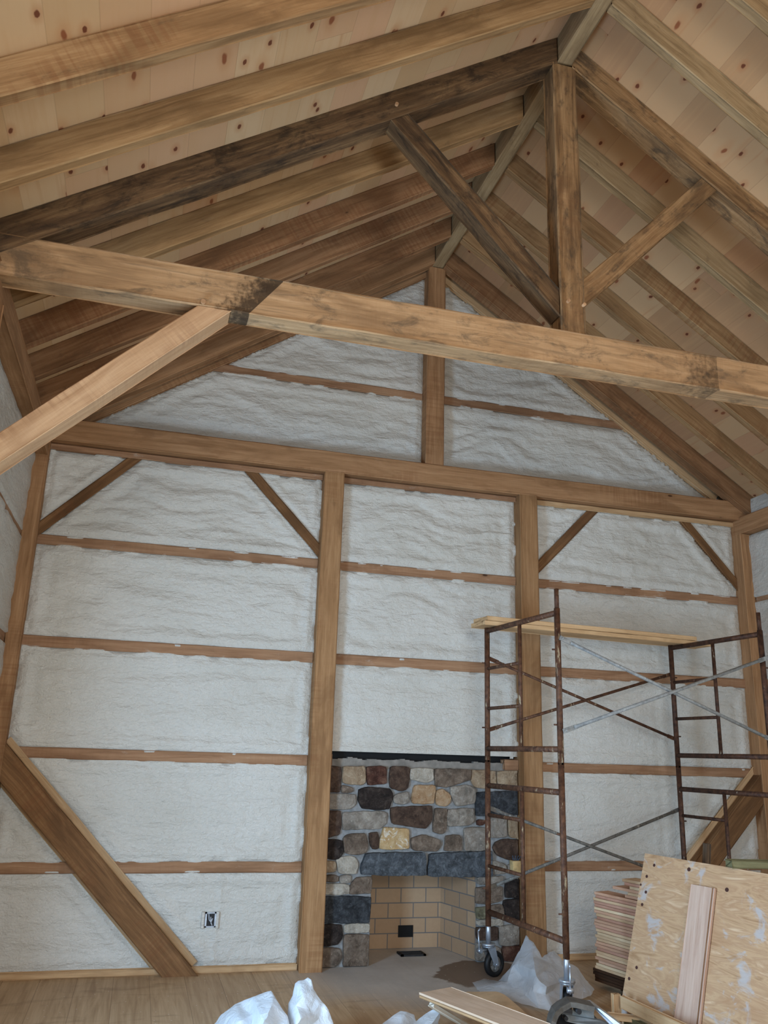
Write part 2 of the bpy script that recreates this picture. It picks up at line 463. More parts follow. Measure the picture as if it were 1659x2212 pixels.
def floor_material():
    T = NT('subfloor_boards')
    c = T.n('ShaderNodeTexCoord').outputs['Object']
    sp = T.n('ShaderNodeSeparateXYZ', {0: c})
    x, y = sp.outputs[0], sp.outputs[1]
    yb = T.math('DIVIDE', x, 0.24)
    idx = T.math('FLOOR', yb)
    fr = T.math('FRACT', yb)
    w = T.n('ShaderNodeTexWhiteNoise', {'W': idx}, noise_dimensions='1D').outputs['Value']
    g = T.noise(T.vmul(c, (28, 1.4, 1)), 1.0, 5, 0.6, 0.6)
    col = T.ramp(g, [(0.3, lin(172, 142, 108)), (0.5, lin(194, 164, 128)), (0.7, lin(210, 182, 146))])
    col = T.mix(T.math('MULTIPLY', w, 0.25), col, lin(160, 130, 98))
    smear = T.noise(T.vmul(c, (2.2, 6, 1)), 1.0, 5, 0.6, 1.2)
    col = T.mix(T.math('MULTIPLY', T.step(smear, 0.52, 0.72), 0.5), col, lin(142, 116, 88))
    seam = T.math('SUBTRACT', 1.0, T.step(T.math('MINIMUM', fr, T.math('SUBTRACT', 1.0, fr)), 0.004, 0.014))
    col = T.mix(T.math('MULTIPLY', seam, 0.4), col, lin(96, 70, 46))
    # grey mortar dust spread in front of the fireplace
    nz = T.noise(T.vmul(c, (2.2, 2.2, 1)), 1.0, 5, 0.6)
    dx = T.math('ABSOLUTE', T.math('SUBTRACT', x, 2.25))
    dy = T.math('ABSOLUTE', T.math('SUBTRACT', y, 6.75))
    rr = T.math('SQRT', T.math('ADD', T.math('POWER', T.math('MULTIPLY', dx, 0.85), 2), T.math('POWER', T.math('MULTIPLY', dy, 0.8), 2)))
    dust = T.math('SUBTRACT', 1.0, T.step(T.math('ADD', rr, T.math('MULTIPLY', nz, 0.6)), 0.75, 1.45))
    dcol = T.ramp(nz, [(0.35, lin(186, 182, 176)), (0.65, lin(208, 205, 200))])
    col = T.mix(T.math('MULTIPLY', dust, 0.85), col, dcol)
    # a damp brown patch on the right of it
    ex = T.math('DIVIDE', T.math('SUBTRACT', x, 2.72), 0.48)
    ey = T.math('DIVIDE', T.math('SUBTRACT', y, 6.50), 0.40)
    er = T.math('ADD', T.math('SQRT', T.math('ADD', T.math('MULTIPLY', ex, ex), T.math('MULTIPLY', ey, ey))), T.math('MULTIPLY', T.math('SUBTRACT', nz, 0.5), 1.1))
    damp = T.math('SUBTRACT', 1.0, T.step(er, 0.92, 1.0))
    col = T.mix(T.math('MULTIPLY', damp, 0.85), col, lin(112, 88, 66))
    speck = T.n('ShaderNodeTexVoronoi', {'Vector': T.vmul(c, (11, 11, 0)), 'Scale': 1.0}, voronoi_dimensions='2D', feature='F1')
    sg = T.math('GREATER_THAN', T.n('ShaderNodeSeparateColor', {0: speck.outputs['Color']}).outputs[0], 0.72)
    sm = T.math('MULTIPLY', T.math('LESS_THAN', speck.outputs['Distance'], 0.045), sg)
    col = T.mix(sm, col, lin(220, 210, 196))
    return T.out(col, T.math('SUBTRACT', g, seam), 0.2, 0.003, 0.6, 0.3)


M_floor = floor_material()


def rust_material(name, a, b, paint, amount):
    T = NT(name)
    c, r = objcoord(T)
    n = T.noise(c, 26, 5, 0.65)
    col = T.ramp(n, [(0.32, lin(*a)), (0.66, lin(*b))])
    p = T.noise(T.vmul(T.vadd(c, (3, 5, 7)), (40, 40, 9)), 1.0, 5, 0.65)
    col = T.mix(T.step(p, 0.70 - amount, 0.76 - amount), col, lin(*paint))
    T.b.inputs['Metallic'].default_value = 0.2
    return T.out(col, n, 0.3, 0.003, 0.62, 0.35)


M_rust = rust_material('rusty_steel', (44, 28, 22), (96, 64, 46), (196, 184, 164), 0.06)
M_rust2 = rust_material('rusty_steel_brown', (60, 38, 28), (112, 76, 54), (168, 150, 122), 0.10)
M_galv = rust_material('galvanised_tube', (118, 118, 116), (164, 164, 160), (186, 186, 182), 0.08)
M_galv2 = rust_material('weathered_galvanised', (88, 84, 78), (132, 128, 120), (178, 172, 160), 0.1)
M_zinc = simple('zinc_plate', (176, 184, 194), 0.35, 0.7, 0.5, 0.1, 20)
M_rubber = simple('black_rubber', (22, 23, 25), 0.55, 0, 0.4, 0.15, 30)
M_hub = simple('wheel_hub_grey', (128, 128, 126), 0.5, 0.3, 0.4, 0.2, 30)
M_iron = simple('cast_iron_dark', (46, 46, 48), 0.6, 0.4, 0.4, 0.2, 30)
M_toolgrey = simple('tool_grey_steel', (128, 136, 140), 0.45, 0.5, 0.45, 0.1, 25)
M_toolblack = simple('tool_dark_rim', (92, 88, 82), 0.5, 0.3, 0.4, 0.15, 25)
M_blackpl = simple('black_plastic', (20, 20, 22), 0.5, 0, 0.4, 0.15, 25)
M_boxblue = simple('box_blue_plastic', (62, 86, 110), 0.5, 0, 0.4, 0.1, 25)
M_wire = simple('wire_white', (190, 196, 204), 0.5, 0, 0.4, 0.1, 25)
M_putty = simple('box_putty', (196, 168, 118), 0.7, 0, 0.3, 0.12, 25)
M_cardb = simple('tan_paper', (204, 172, 134), 0.8, 0, 0.2, 0.08, 9)


def plastic_material(name, rgb, trans):
    T = NT(name)
    c, r = objcoord(T)
    n = T.noise(c, 6, 4, 0.6, 1.0)
    col = T.ramp(n, [(0.3, lin(*[v * 0.93 for v in rgb])), (0.7, lin(*rgb))])
    m = T.out(col, T.noise(c, 14, 4, 0.6, 1.5), 0.5, 0.02, 0.28, 0.5)
    T.b.inputs['Transmission Weight'].default_value = 0.0
    tr = T.n('ShaderNodeBsdfTransparent')
    tl = T.n('ShaderNodeBsdfTranslucent', {'Color': lin(*rgb)})
    mx = T.n('ShaderNodeMixShader', {0: 0.3, 1: T.b.outputs[0], 2: tl.outputs[0]})
    mx2 = T.n('ShaderNodeMixShader', {0: trans, 1: mx.outputs[0], 2: tr.outputs[0]})
    T.t.links.new(mx2.outputs[0], T.t.nodes['Material Output'].inputs[0])
    return m


M_bag = plastic_material('white_plastic', (242, 247, 252), 0.0)
M_film = plastic_material('translucent_film', (236, 240, 244), 0.30)


def ply_material():
    T = NT('plywood_face')
    c = T.n('ShaderNodeTexCoord').outputs['Object']
    d = T.n('ShaderNodeTexNoise', {'Vector': T.vmul(c, (2.2, 5, 1)), 'Scale': 1.0, 'Detail': 3}).outputs['Fac']
    rings = T.n('ShaderNodeTexNoise', {'Vector': T.vmul(c, (1.6, 9, 1)), 'Scale': 1.6, 'Detail': 5, 'Distortion': 2.4}).outputs['Fac']
    col = T.ramp(rings, [(0.28, lin(168, 130, 94)), (0.45, lin(200, 164, 126)), (0.55, lin(184, 146, 110)), (0.72, lin(216, 184, 148))])
    col = T.mix(T.math('MULTIPLY', T.step(d, 0.5, 0.7), 0.4), col, lin(164, 120, 84))
    pn = T.noise(T.vadd(T.vmul(c, (5, 6, 1)), (7, 2, 0)), 1.0, 5, 0.65, 1.0)
    col = T.mix(T.math('MULTIPLY', T.step(pn, 0.55, 0.68), 0.7), col, lin(186, 186, 188))
    for (kx, ky, kr) in PLY_KNOTS:
        dist = T.n('ShaderNodeVectorMath', {0: T.vmul(T.vadd(c, (-kx, -ky, 0)), (1, 1.2, 0))}, operation='LENGTH').outputs['Value']
        col = T.mix(T.math('SUBTRACT', 1.0, T.step(dist, kr * 0.8, kr)), col, lin(74, 46, 40))
    return T.out(col, rings, 0.15, 0.003, 0.7, 0.25)


# ------------------------------------------------------------------ the place: dimensions
XC = 2.286          # ridge line
SL = 2.0 / 3.0      # 8 in 12 roof
TH = math.atan(SL)
ZD, ZB = 6.30, 6.09  # deck underside / rafter underside at the ridge
XL, XR = -0.92, 5.45  # inner faces of the side walls' framing
YB = 6.717          # front of the gable posts
YF = 6.845          # mean foam surface of the gable wall
YT = 4.127          # front of the truss
zdeck = lambda x: ZD - SL * abs(x - XC)
zraf = lambda x: ZB - SL * abs(x - XC)

# ------------------------------------------------------------------ structure: floor, walls, ceiling
bm = bmesh.new()
add_box(bm, (-1.6, -3.6, -0.12), (6.2, 7.6, 0.0))
tag(obj('floor', bm, M_floor), kind='structure')


def deck(name, sgn, mat):
    # built flat with local x along the boards (world Y) and local y up the slope
    L = 4.25
    bm = bmesh.new()
    add_box(bm, (-3.7, -0.3, 0.0), (7.3, L, 0.05))
    o = obj(name, bm, mat)
    top = V((XC, 0, ZD))
    yv = V((sgn * math.cos(TH), 0, math.sin(TH)))        # up the slope
    xv = V((0, 1, 0))
    zv = xv.cross(yv)
    if zv.z < 0:
        xv = -xv; zv = xv.cross(yv)
    org = top - yv * L
    if xv.y < 0: org = org + V((0, 3.6, 0))
    m = Matrix((xv, yv, zv)).transposed().to_4x4()
    m.translation = org
    o.matrix_basis = m
    return tag(o, kind='structure')


deck('ceiling_left', 1, M_deckL)
deck('ceiling_right', -1, M_deckR)

GIRTS = [(3.045, 3.127), (2.255, 2.342), (1.449, 1.530), (0.665, 0.746)]
GG = (4.712, 4.790)
FP = (1.46, 3.13, 1.565)        # fireplace recess in the foam: x0, x1, top


def seg_d(px, pz, a, b):
    ax, az = a; bx, bz = b
    dx, dz = bx - ax, bz - az
    t = max(0, min(1, ((px - ax) * dx + (pz - az) * dz) / (dx * dx + dz * dz)))
    return math.hypot(px - ax - t * dx, pz - az - t * dz)


BR_UP = [((-0.95, 3.14), (-0.17, 3.93)), ((0.58, 3.93), (1.33, 3.17)), ((4.01, 3.93), (3.30, 3.20)), ((4.82, 3.93), (5.56, 3.13))]
BR_LO = [((-1.0, 1.50), (0.47, -0.02)), ((5.60, 1.50), (4.20, 0.10))]


def back_depth(x, z):
    """distance of the foam surface from the mean plane; framing gets a recess with a ragged lip"""
    e = 9.0
    for a, b in GIRTS: e = min(e, max(a - z, z - b))
    e = min(e, max(GG[0] - z, z - GG[1]))
    for px in (-1.005, 1.385, 3.198, 5.535): e = min(e, (abs(x - px) - 0.088) if z < 3.95 else 9)
    if z > 3.9: e = min(e, abs(x - 2.287) - 0.088)
    e = min(e, max(3.822 - z, z - 4.055))
    for a, b in BR_UP: e = min(e, seg_d(x, z, a, b) - 0.04)
    for a, b in BR_LO: e = min(e, seg_d(x, z, a, b) - 0.15)
    e = min(e, (zdeck(x) - 0.265 - z) * 0.83)
    e = min(e, z - 0.035)
    wx = 0.35 * noise.noise(V((x * 1.7, 2.2, z * 1.7)))
    n1 = noise.fractal(V((x * 1.7, 4.4, z * 10.0 + wx * 6)), 1.0, 2.0, 2)
    n2 = noise.fractal(V((x * 11, 9.4, z * 16)), 1.0, 2.0, 3)
    n3 = noise.noise(V((x * 7, 1.7, z * 7)))
    lip = -0.007 + 0.013 * n3
    if e < lip: return 0.024
    rough = 0.5 + 0.8 * min(1.0, max(0.0, (z - 1.6) / 1.6))
    d = -0.016 * n1 * rough * min(1, max(0.25, e / 0.12)) - 0.006 * n2 * rough
    k = max(0.0, 1 - max(0.0, e) / 0.07)
    d += 0.004 * k - 0.010 * max(0, 1 - abs(e - 0.055) / 0.04) + 0.008 * max(0, 1 - abs(e - 0.13) / 0.06)
    if z < 0.66: d -= 0.007 * math.exp(-((x - 0.69 + 0.01 * math.sin(z * 9)) / 0.016) ** 2)
    if e < 0: d = -0.002 + 0.014 * n3 + 0.006 * n2
    return d


def foam_back():
    bm = bmesh.new()
    st = 0.0165
    x0, x1, z0, z1 = -1.12, 5.66, 0.0, 6.30
    nx, nz = int((x1 - x0) / st), int((z1 - z0) / st)
    grid = {}

    def vert(i, j):
        k = (i, j)
        if k not in grid:
            x, z = x0 + i * st, z0 + j * st
            grid[k] = bm.verts.new((x, YF + back_depth(x, z), z))
        return grid[k]
    for i in range(nx):
        for j in range(nz):
            x, z = x0 + (i + .5) * st, z0 + (j + .5) * st
            if z > zdeck(x) + 0.03: continue
            if FP[0] < x < FP[1] and z < FP[2] + 0.012 * noise.noise(V((x * 9, 0, 3))): continue
            f = bm.faces.new((vert(i, j), vert(i + 1, j), vert(i + 1, j + 1), vert(i, j + 1)))
            f.smooth = True
    o = obj('wall_back', bm, M_foam, smooth=True)
    return tag(o, kind='structure')


foam_back()
# sheathing behind the foam
bm = bmesh.new()
add_box(bm, (-1.6, 7.62, -0.1), (6.2, 7.70, 6.5))
tag(obj('wall_outer', bm, M_black), kind='structure')


def foam_side(name, sgn):
    """side walls: foam between the girts, with door / window openings behind the view"""
    bm = bmesh.new()
    st = 0.03
    X0 = (XL - 0.10) if sgn < 0 else (XR + 0.10)
    y0, y1, z0, z1 = -3.5, 6.9, 0.0, 4.10
    ny, nz = int((y1 - y0) / st), int((z1 - z0) / st)
    hole = (2.92, 3.92, 0.0, 2.1) if sgn < 0 else (2.3, 4.3, 0.0, 2.1)  # right-hand hole is added for the fill lamp
    grid = {}

    def vert(i, j):
        k = (i, j)
        if k not in grid:
            y, z = y0 + i * st, z0 + j * st
            e = min(max(a - z, z - b) for a, b in GIRTS)
            e = min(e, max(3.72 - z, z - 3.91))
            n1 = noise.fractal(V((3.3 * sgn, y * 2.3, z * 8.0)), 1.0, 2.0, 4)
            n3 = noise.noise(V((3.3, y * 7, z * 7)))
            d = 0.055 if e < -0.02 + 0.014 * n3 else (-0.012 * n1 - 0.006 * max(0, 1 - abs(e) / 0.06))
            if y < 3.9: d = -0.012 * n1
            grid[k] = bm.verts.new((X0 + sgn * d, y, z))
        return grid[k]
    for i in range(ny):
        for j in range(nz):
            y, z = y0 + (i + .5) * st, z0 + (j + .5) * st
            if hole[0] < y < hole[1] and hole[2] < z < hole[3]: continue
            f = bm.faces.new((vert(i, j), vert(i + 1, j), vert(i + 1, j + 1), vert(i, j + 1)))
            f.smooth = True
    return tag(obj(name, bm, M_foam, smooth=True), kind='structure')


foam_side('wall_left', -1)
foam_side('wall_right', 1)
# front wall behind the camera, with the wide opening the daylight comes through
bm = bmesh.new()
for a, b in (((-1.3, 0), (1.05, 2.5)), ((3.35, 0), (5.8, 2.15)), ((1.05, 2.15), (5.8, 2.5)), ((-1.3, 2.5), (-0.65, 4.1)), ((1.05, 2.5), (5.8, 4.1)), ((-1.3, 4.1), (5.8, 6.3))):
    add_box(bm, (a[0], -3.55, a[1]), (b[0], -3.45, b[1]))
tag(obj('wall_front', bm, M_foam), kind='structure')
# jambs of the openings; the right-hand one is added for fill light
bm = bmesh.new()
for y in (2.87, 3.92): add_box(bm, (-1.22, y, 0), (-0.98, y + 0.05, 2.15))
add_box(bm, (-1.22, 2.87, 2.1), (-0.98, 3.97, 2.16))
tag(obj('door_1', bm, M_strip), kind='structure')
bm = bmesh.new()
for y in (2.25, 4.3): add_box(bm, (5.5, y, 0), (5.70, y + 0.05, 2.15))
add_box(bm, (5.5, 2.25, 2.1), (5.70, 4.35, 2.16))
tag(obj('added_door_right', bm, M_strip), kind='structure')
bm = bmesh.new()
for x in (1.0, 3.3): add_box(bm, (x, -3.6, 0), (x + 0.06, -3.40, 2.2))
add_box(bm, (1.0, -3.6, 2.1), (3.36, -3.40, 2.16))
tag(obj('door_2', bm, M_strip), kind='structure')
bm = bmesh.new()
for x in (-0.68, 1.02): add_box(bm, (x, -3.6, 2.46), (x + 0.06, -3.40, 4.14))
for z in (2.46, 4.08): add_box(bm, (-0.68, -3.6, z), (1.08, -3.40, z + 0.06))
tag(obj('window_1', bm, M_strip), kind='structure')

# ------------------------------------------------------------------ gable wall framing
PD = 0.20           # post depth
def post(label, x, y, z1, mat, z0=0.0, w=0.174, d=PD, name='timber_post'):
    o = timber(name, (x, y + d / 2, z0), (x, y + d / 2, z1), d, w, mat, upv=(1, 0, 0))
    return tag(o, label, 'post')


post('timber corner post at the far left of the foamed gable wall', -1.005, YB, 3.876, M_gable)
post('tall timber post on the left side of the stone fireplace', 1.384, YB, 3.876, M_gpost)
post('tall timber post right of the stone fireplace, behind the scaffold', 3.198, YB, 3.876, M_gpost)
post('timber corner post at the far right of the gable wall', 5.535, YB, 3.735, M_gable)
post('upper king post in the middle of the gable wall, under the far ridge end', 2.287, YB, 6.06, M_gable, 4.06, name='king_post')
o = timber('tie_beam', (-1.09, YB + 0.1, 3.966), (5.62, YB + 0.1, 3.966), 0.2, 0.188, M_gable)
tag(o, 'horizontal reddish tie beam across the gable wall above the fireplace posts', 'beam')

rows = ['top', 'second', 'third', 'lowest']
bays = [('left', -0.93, 1.30), ('middle', 1.47, 3.115), ('right', 3.283, 5.46)]
for k, (a, b) in enumerate(GIRTS):
    for bay, x0, x1 in bays:
        if bay == 'middle' and k > 1: continue
        t = timber('wall_girt', (x0, YF + 0.033, (a + b) / 2), (x1, YF + 0.033, (a + b) / 2), 0.08, b - a, M_girt, jit=0.002)
        tag(t, 'horizontal wall girt in the foam, %s row of the %s bay of the gable wall' % (rows[k], bay), 'girt', 'wall girts in the spray foam')
t = timber('wall_girt', (2.985, YF + 0.033, 1.50), (3.115, YF + 0.033, 1.50), 0.09, 0.09, M_girt)
tag(t, 'short stub of girt at the right end of the fireplace ledge', 'girt')
t = timber('wall_girt', (1.468, YF + 0.033, 1.50), (1.50, YF + 0.033, 1.50), 0.09, 0.085, M_girt)
tag(t, 'tiny stub of girt at the left end of the fireplace ledge', 'girt')
for side, x0, x1 in (('left', 0.18, 2.202), ('right', 2.372, 4.40)):
    t = timber('wall_girt', (x0, YF + 0.033, sum(GG) / 2), (x1, YF + 0.033, sum(GG) / 2), 0.08, GG[1] - GG[0], M_girt)
    tag(t, 'girt across the gable triangle, %s of the upper king post' % side, 'girt', 'wall girts in the spray foam')

BL = ['from the left corner post up to the tie beam', 'from the tie beam down to the post left of the fireplace',
      'from the tie beam down to the post right of the fireplace', 'from the right corner post up to the tie beam']
for (a, b), l in zip(BR_UP, BL):
    th = math.atan2(b[1] - a[1], b[0] - a[0])
    p0, p1 = V((a[0], YF + 0.02, a[1])), V((b[0], YF + 0.02, b[1]))
    t = timber('knee_brace', p0, p1, 0.08, 0.085, M_wbrace, upv=(0, 0, 1))
    tag(t, 'small diagonal wall brace ' + l, 'brace', 'small wall braces')
# large wind braces low on the wall with a nailing strip on the upper side
for i, (a, b) in enumerate(BR_LO):
    d = V((b[0] - a[0], 0, b[1] - a[1]))
    nrm = V((d.z, 0, -d.x)).normalized()
    if nrm.z < 0: nrm = -nrm
    p0, p1 = V((a[0], YB + 0.075, a[1])), V((b[0], YB + 0.075, b[1]))
    th = math.atan2(d.z, d.x)
    t = timber('wind_brace', p0, p1, 0.11, 0.185, M_wbrace, cut1=(-1 / math.tan(th) if i == 0 else 0))
    tag(t, 'wide brown diagonal brace low on the %s' % ('left side of the gable wall' if i == 0 else 'right of the gable wall behind the scaffold'), 'brace')
    q = nrm * 0.112
    s = timber('nailing_strip', p0 + q + V((0, 0.062, 0)), p1 + q + V((0, 0.062, 0)), 0.045, 0.05, M_strip)
    tag(s, 'pale nailing strip along the upper edge of the %s diagonal brace' % ('left' if i == 0 else 'right'), 'strip')
    q = -nrm * 0.105
    s = timber('nailing_strip', p0 + q + V((0, 0.068, 0)), p1 + q + V((0, 0.068, 0)), 0.03, 0.035, M_strip)
    tag(s, 'narrow nailing strip along the lower edge of the %s diagonal brace' % ('left' if i == 0 else 'right'), 'strip')
for bay, x0, x1 in bays:
    t = timber('nailing_strip', (x0, YF - 0.012, 3.848), (x1, YF - 0.012, 3.848), 0.04, 0.05, M_strip if bay == 'right' else M_girt)
    tag(t, 'thin pale strip under the gable tie beam in the %s bay' % bay, 'strip')
for side, x0, x1 in (('left', -0.93, 1.297), ('right', 3.283, 5.46)):
    t = timber('sill_board', (x0, YB + 0.105, 0.022), (x1, YB + 0.105, 0.022), 0.05, 0.044, M_strip)
    tag(t, 'low sill board on the floor under the %s bay of the gable wall' % side, 'board')

# gable rafters and the strips behind them
def rafter(y, w, side, mat, label, name='rafter', x_end=1.36, zoff=0.0, h=0.175, jit=0.002):
    sg = -1 if side == 'left' else 1
    xr = 2.238 if side == 'left' else 2.346
    xe = XC + sg * (XC + x_end)
    zc = 0.105 + zoff
    p0 = V((xe, y + w / 2, zraf(xe) + zc)); p1 = V((xr, y + w / 2, zraf(xr) + zc))
    t = timber(name, p0, p1, w, h, mat, cut1=(math.tan(TH) if side == 'left' else -math.tan(math.pi - TH)) * (1 if side == 'left' else 1), jit=jit)
    return tag(t, label, 'rafter')


for side in ('left', 'right'):
    rafter(6.645, 0.11, side, M_red if side == 'right' else M_gable, 'rafter on the %s slope closest to the foamed gable wall' % side, 'gable_rafter')
    sg = -1 if side == 'left' else 1
    pts = [V((XC + sg * s, YF - 0.01, zraf(XC + sg * s) + 0.015)) for s in (3.0, 0.08)]
    t = timber('nailing_strip', pts[0], pts[1], 0.05, 0.10, M_gable if side == 'left' else M_strip)
    tag(t, 'sloping strip between foam and last rafter on the %s side of the gable' % side, 'strip')

# common rafters
order = ['nearest to the camera', 'second from the camera, in front of the truss', 'just beyond the truss', 'second beyond the truss', 'third beyond the truss', 'fourth beyond the truss']
YS = [3.095, 3.612, 4.668, 5.20, 5.695, 6.20]
mats = {'left': [M_tan2, M_tan, M_tan, M_red, M_red, M_red], 'right': [M_ridge, M_ridge, M_ridge, M_tan2, M_tan2, M_tan2]}
for side in ('left', 'right'):
    for y, l, m in zip(YS, order, mats[side]):
        t = rafter(y, 0.068, side, m, 'common rafter on the %s roof slope, %s' % (side, l))
        t['group'] = 'common rafters'

# ridge beam in three lengths
for y0, y1, l in ((-3.4, YT + 0.02, 'length of ridge beam nearest the camera, up to the truss'), (YT + 0.14, 7.1, 'long length of ridge beam from the truss to the gable wall')):
    t = timber('ridge_beam', (2.292, y0, 6.17), (2.292, y1, 6.17), 0.109, 0.22, M_ridge, bev=0.008, jit=0.003)
    tag(t, l, 'beam')

# wall plates along both sides, side posts
for side, x, in (('left', XL - 0.085), ('right', XR + 0.085)):
    t = timber('wall_plate', (x, -3.4, 3.817), (x, 6.95 if side == 'left' else 6.9, 3.817), 0.17, 0.166, M_gable)
    tag(t, 'plate beam along the top of the %s side wall' % side, 'beam')
    for k, (a, b) in enumerate(GIRTS):
        xx = x + (-0.06 if side == 'left' else 0.06)
        t = timber('side_girt', (xx, 3.9, (a + b) / 2), (xx, YB, (a + b) / 2), 0.08, b - a, M_girt)
        tag(t, 'girt along the %s side wall, %s row' % (side, rows[k]), 'girt')
    t = timber('timber_post', (x, YT + 0.1, 0), (x, YT + 0.1, 3.74), 0.17, 0.19, M_gable, upv=(1, 0, 0))
    tag(t, 'side wall post under the %s end of the big truss' % side, 'post')

# ------------------------------------------------------------------ the truss
TD = 0.152
t = timber('tie_beam', (-1.05, YT + TD / 2, 3.938), (5.60, YT + TD / 2, 3.938), TD, 0.236, M_tie, bev=0.008, jit=0.003)
tag(t, 'big stained tie beam of the truss, crossing the whole picture', 'beam')
t = timber('king_post', (2.286, YT + 0.075, 4.05), (2.286, YT + 0.075, 6.055), 0.15, 0.172, M_truss, upv=(1, 0, 0), bev=0.008, jit=0.003)
tag(t, 'weathered king post standing on the truss tie beam', 'post')
for side in ('left', 'right'):
    t = rafter(YT, 0.152, side, M_dark if side == 'left' else M_truss, 'thick dark rafter of the truss on the %s slope' % side, 'truss_rafter', zoff=0.0, h=0.178, jit=0.003)
# struts from king post up to the truss rafters
def strut(side):
    sg = -1 if side == 'left' else 1
    th = math.radians(46)
    hgt = 0.137
    d = V((sg * math.cos(th), 0, math.sin(th)))
    foot = V((XC + sg * 0.086, YT + 0.075, 4.245 if side == 'left' else 4.345))
    L = 1.62 if side == 'left' else 1.52
    head = foot + d * L
    sh = math.tan(th) * (1 if side == 'right' else -1)
    t = timber('truss_strut', foot, head, 0.135, hgt, M_dark if side == 'left' else M_truss, cut0=math.tan(th) * (1 if side == 'right' else 1), cut1=-0.22, bev=0.007, jit=0.004)
    return t


tag(strut('left'), 'dark diagonal strut from the foot of the king post up to the left', 'strut')
tag(strut('right'), 'greyish diagonal strut from the foot of the king post up to the right', 'strut')
# knee brace under the left end of the tie beam
th = math.radians(44.4)
d = V((math.cos(th), 0, math.sin(th)))
c1 = V((0.150, YT + TD / 2, 3.820))
c0 = c1 - d * 1.50
t = timber('knee_brace', c0, c1, TD, 0.126, M_pale, cut0=math.tan(th), cut1=-1 / math.tan(th), bev=0.004)
tag(t, 'pale freshly cut diagonal brace under the left end of the truss tie beam', 'brace')
c1 = V((4.422, YT + TD / 2, 3.820)); d = V((-math.cos(th), 0, math.sin(th)))
# oak pegs in the timbers
pegs = [(at(1228, 650, YT - 0.004), 0.011), (at(1262, 658, YT - 0.004), 0.011), (at(857, 225, YT - 0.004), 0.011), (at(439, 652, YT - 0.004), 0.013), (at(483, 653, YT - 0.004), 0.012)]
for i, (p, rr) in enumerate(pegs[:4]):
    bm = bmesh.new()
    add_tube(bm, V((p.x, YT - 0.012, p.z)), V((p.x, YT + 0.05, p.z)), rr, 10)
    o = obj('timber_peg', bm, M_pale)
    tag(o, 'round wooden peg in the truss ' + ['king post, left of the two near its foot', 'king post, right of the two near its foot', 'rafter above the left strut', 'tie beam above the pale brace'][i], 'peg', 'truss pegs')

# ------------------------------------------------------------------ fireplace
fire = empty('fireplace', (2.3, 6.95, 0))
tag(fire, 'stone fireplace with slate lintel and brick firebox between the two posts', 'fireplace')
YFR = 6.855
OX0, OX1, OZ = 1.862, 2.752, 0.648
bm = bmesh.new()
add_box(bm, (1.473, YFR + 0.012, 0), (OX0, 7.62, 1.44))
add_box(bm, (OX1, YFR + 0.012, 0), (3.109, 7.62, 1.44))
add_box(bm, (OX0, YFR + 0.012, OZ), (OX1, 7.0, 1.44))
add_box(bm, (OX0, 7.0, 0.78), (OX1, 7.62, 1.44))
obj('mortar_bed', bm, M_mortar, fire)
bm = bmesh.new()
n = 40
for i in range(n):          # parged ledge with a ragged top edge
    xa, xb = 1.474 + (3.085 - 1.474) * i / n, 1.474 + (3.085 - 1.474) * (i + 1) / n
    za = 1.513 + 0.020 * noise.noise(V((xa * 7, 0, 0))) + 0.008 * noise.noise(V((xa * 31, 0, 0))); 
    add_box(bm, (xa, YFR + 0.02 + 0.003 * noise.noise(V((xa * 5, 3, 0))), 1.43), (xb, 7.3, za))
obj('ledge', bm, M_ledge, fire)
bm = bmesh.new()
add_box(bm, (1.473, YFR + 0.07, 1.49), (3.109, 7.3, 1.60))  # black box standing in for the shade in the gap above the ledge
obj('dark_gap', bm, M_black, fire)


def cs(x, y):
    p = at(640 + x / 3.19, 1600 + y / 3.19, YFR)
    return (p.x, p.z)


def add_stone(bm, poly, mi, thick, inset=0.014):
    pts = []
    m = len(poly)
    for i in range(m):
        a, b = V(cs(*poly[i])), V(cs(*poly[(i + 1) % m]))
        k = max(1, int((b - a).length / 0.022))
        for j in range(k):
            q = a.lerp(b, j / k)
            pts.append(V((q.x + random.uniform(-.005, .005), q.y + random.uniform(-.005, .005))))
    pts = [(pts[i - 1] + pts[i] * 4 + pts[(i + 1) % len(pts)]) / 6 for i in range(len(pts))]
    c = sum(pts, V((0, 0))) / len(pts)
    pts = [q + (q - c).normalized() * 0.006 for q in pts]
    pts = [V((min(3.107, max(1.475, q.x)), max(0.004, q.y))) for q in pts]
    front = YFR - thick
    seed = random.random() * 50
    levels = [(YFR + 0.02, 0.0), (front + 0.008, 0.0), (front + 0.001, inset * 0.35), (front, inset * 1.5), (front - 0.002, 0.3), (front - 0.003, 0.6)]
    rings = []
    for y, ins in levels:
        ring = []
        for q in pts:
            dv = (c - q)
            s = min(ins, 0.8 * dv.length) if ins < 0.2 else ins * dv.length
            w = q + dv.normalized() * s
            yy = y + ((0.007 * noise.noise(V((w.x * 20, seed, w.y * 20))) + 0.004 * noise.noise(V((w.x * 60, seed, w.y * 60)))) if y < YFR else 0)
            ring.append(bm.verts.new((w.x, yy, w.y)))
        rings.append(ring)
    k = len(pts)
    for r0, r1 in zip(rings[:-1], rings[1:]):
        for i in range(k):
            bm.faces.new((r0[i], r0[(i + 1) % k], r1[(i + 1) % k], r1[i])).material_index = mi
    cv = bm.verts.new((c.x, front - 0.003, c.y))
    for i in range(k):
        bm.faces.new((rings[-1][i], rings[-1][(i + 1) % k], cv)).material_index = mi


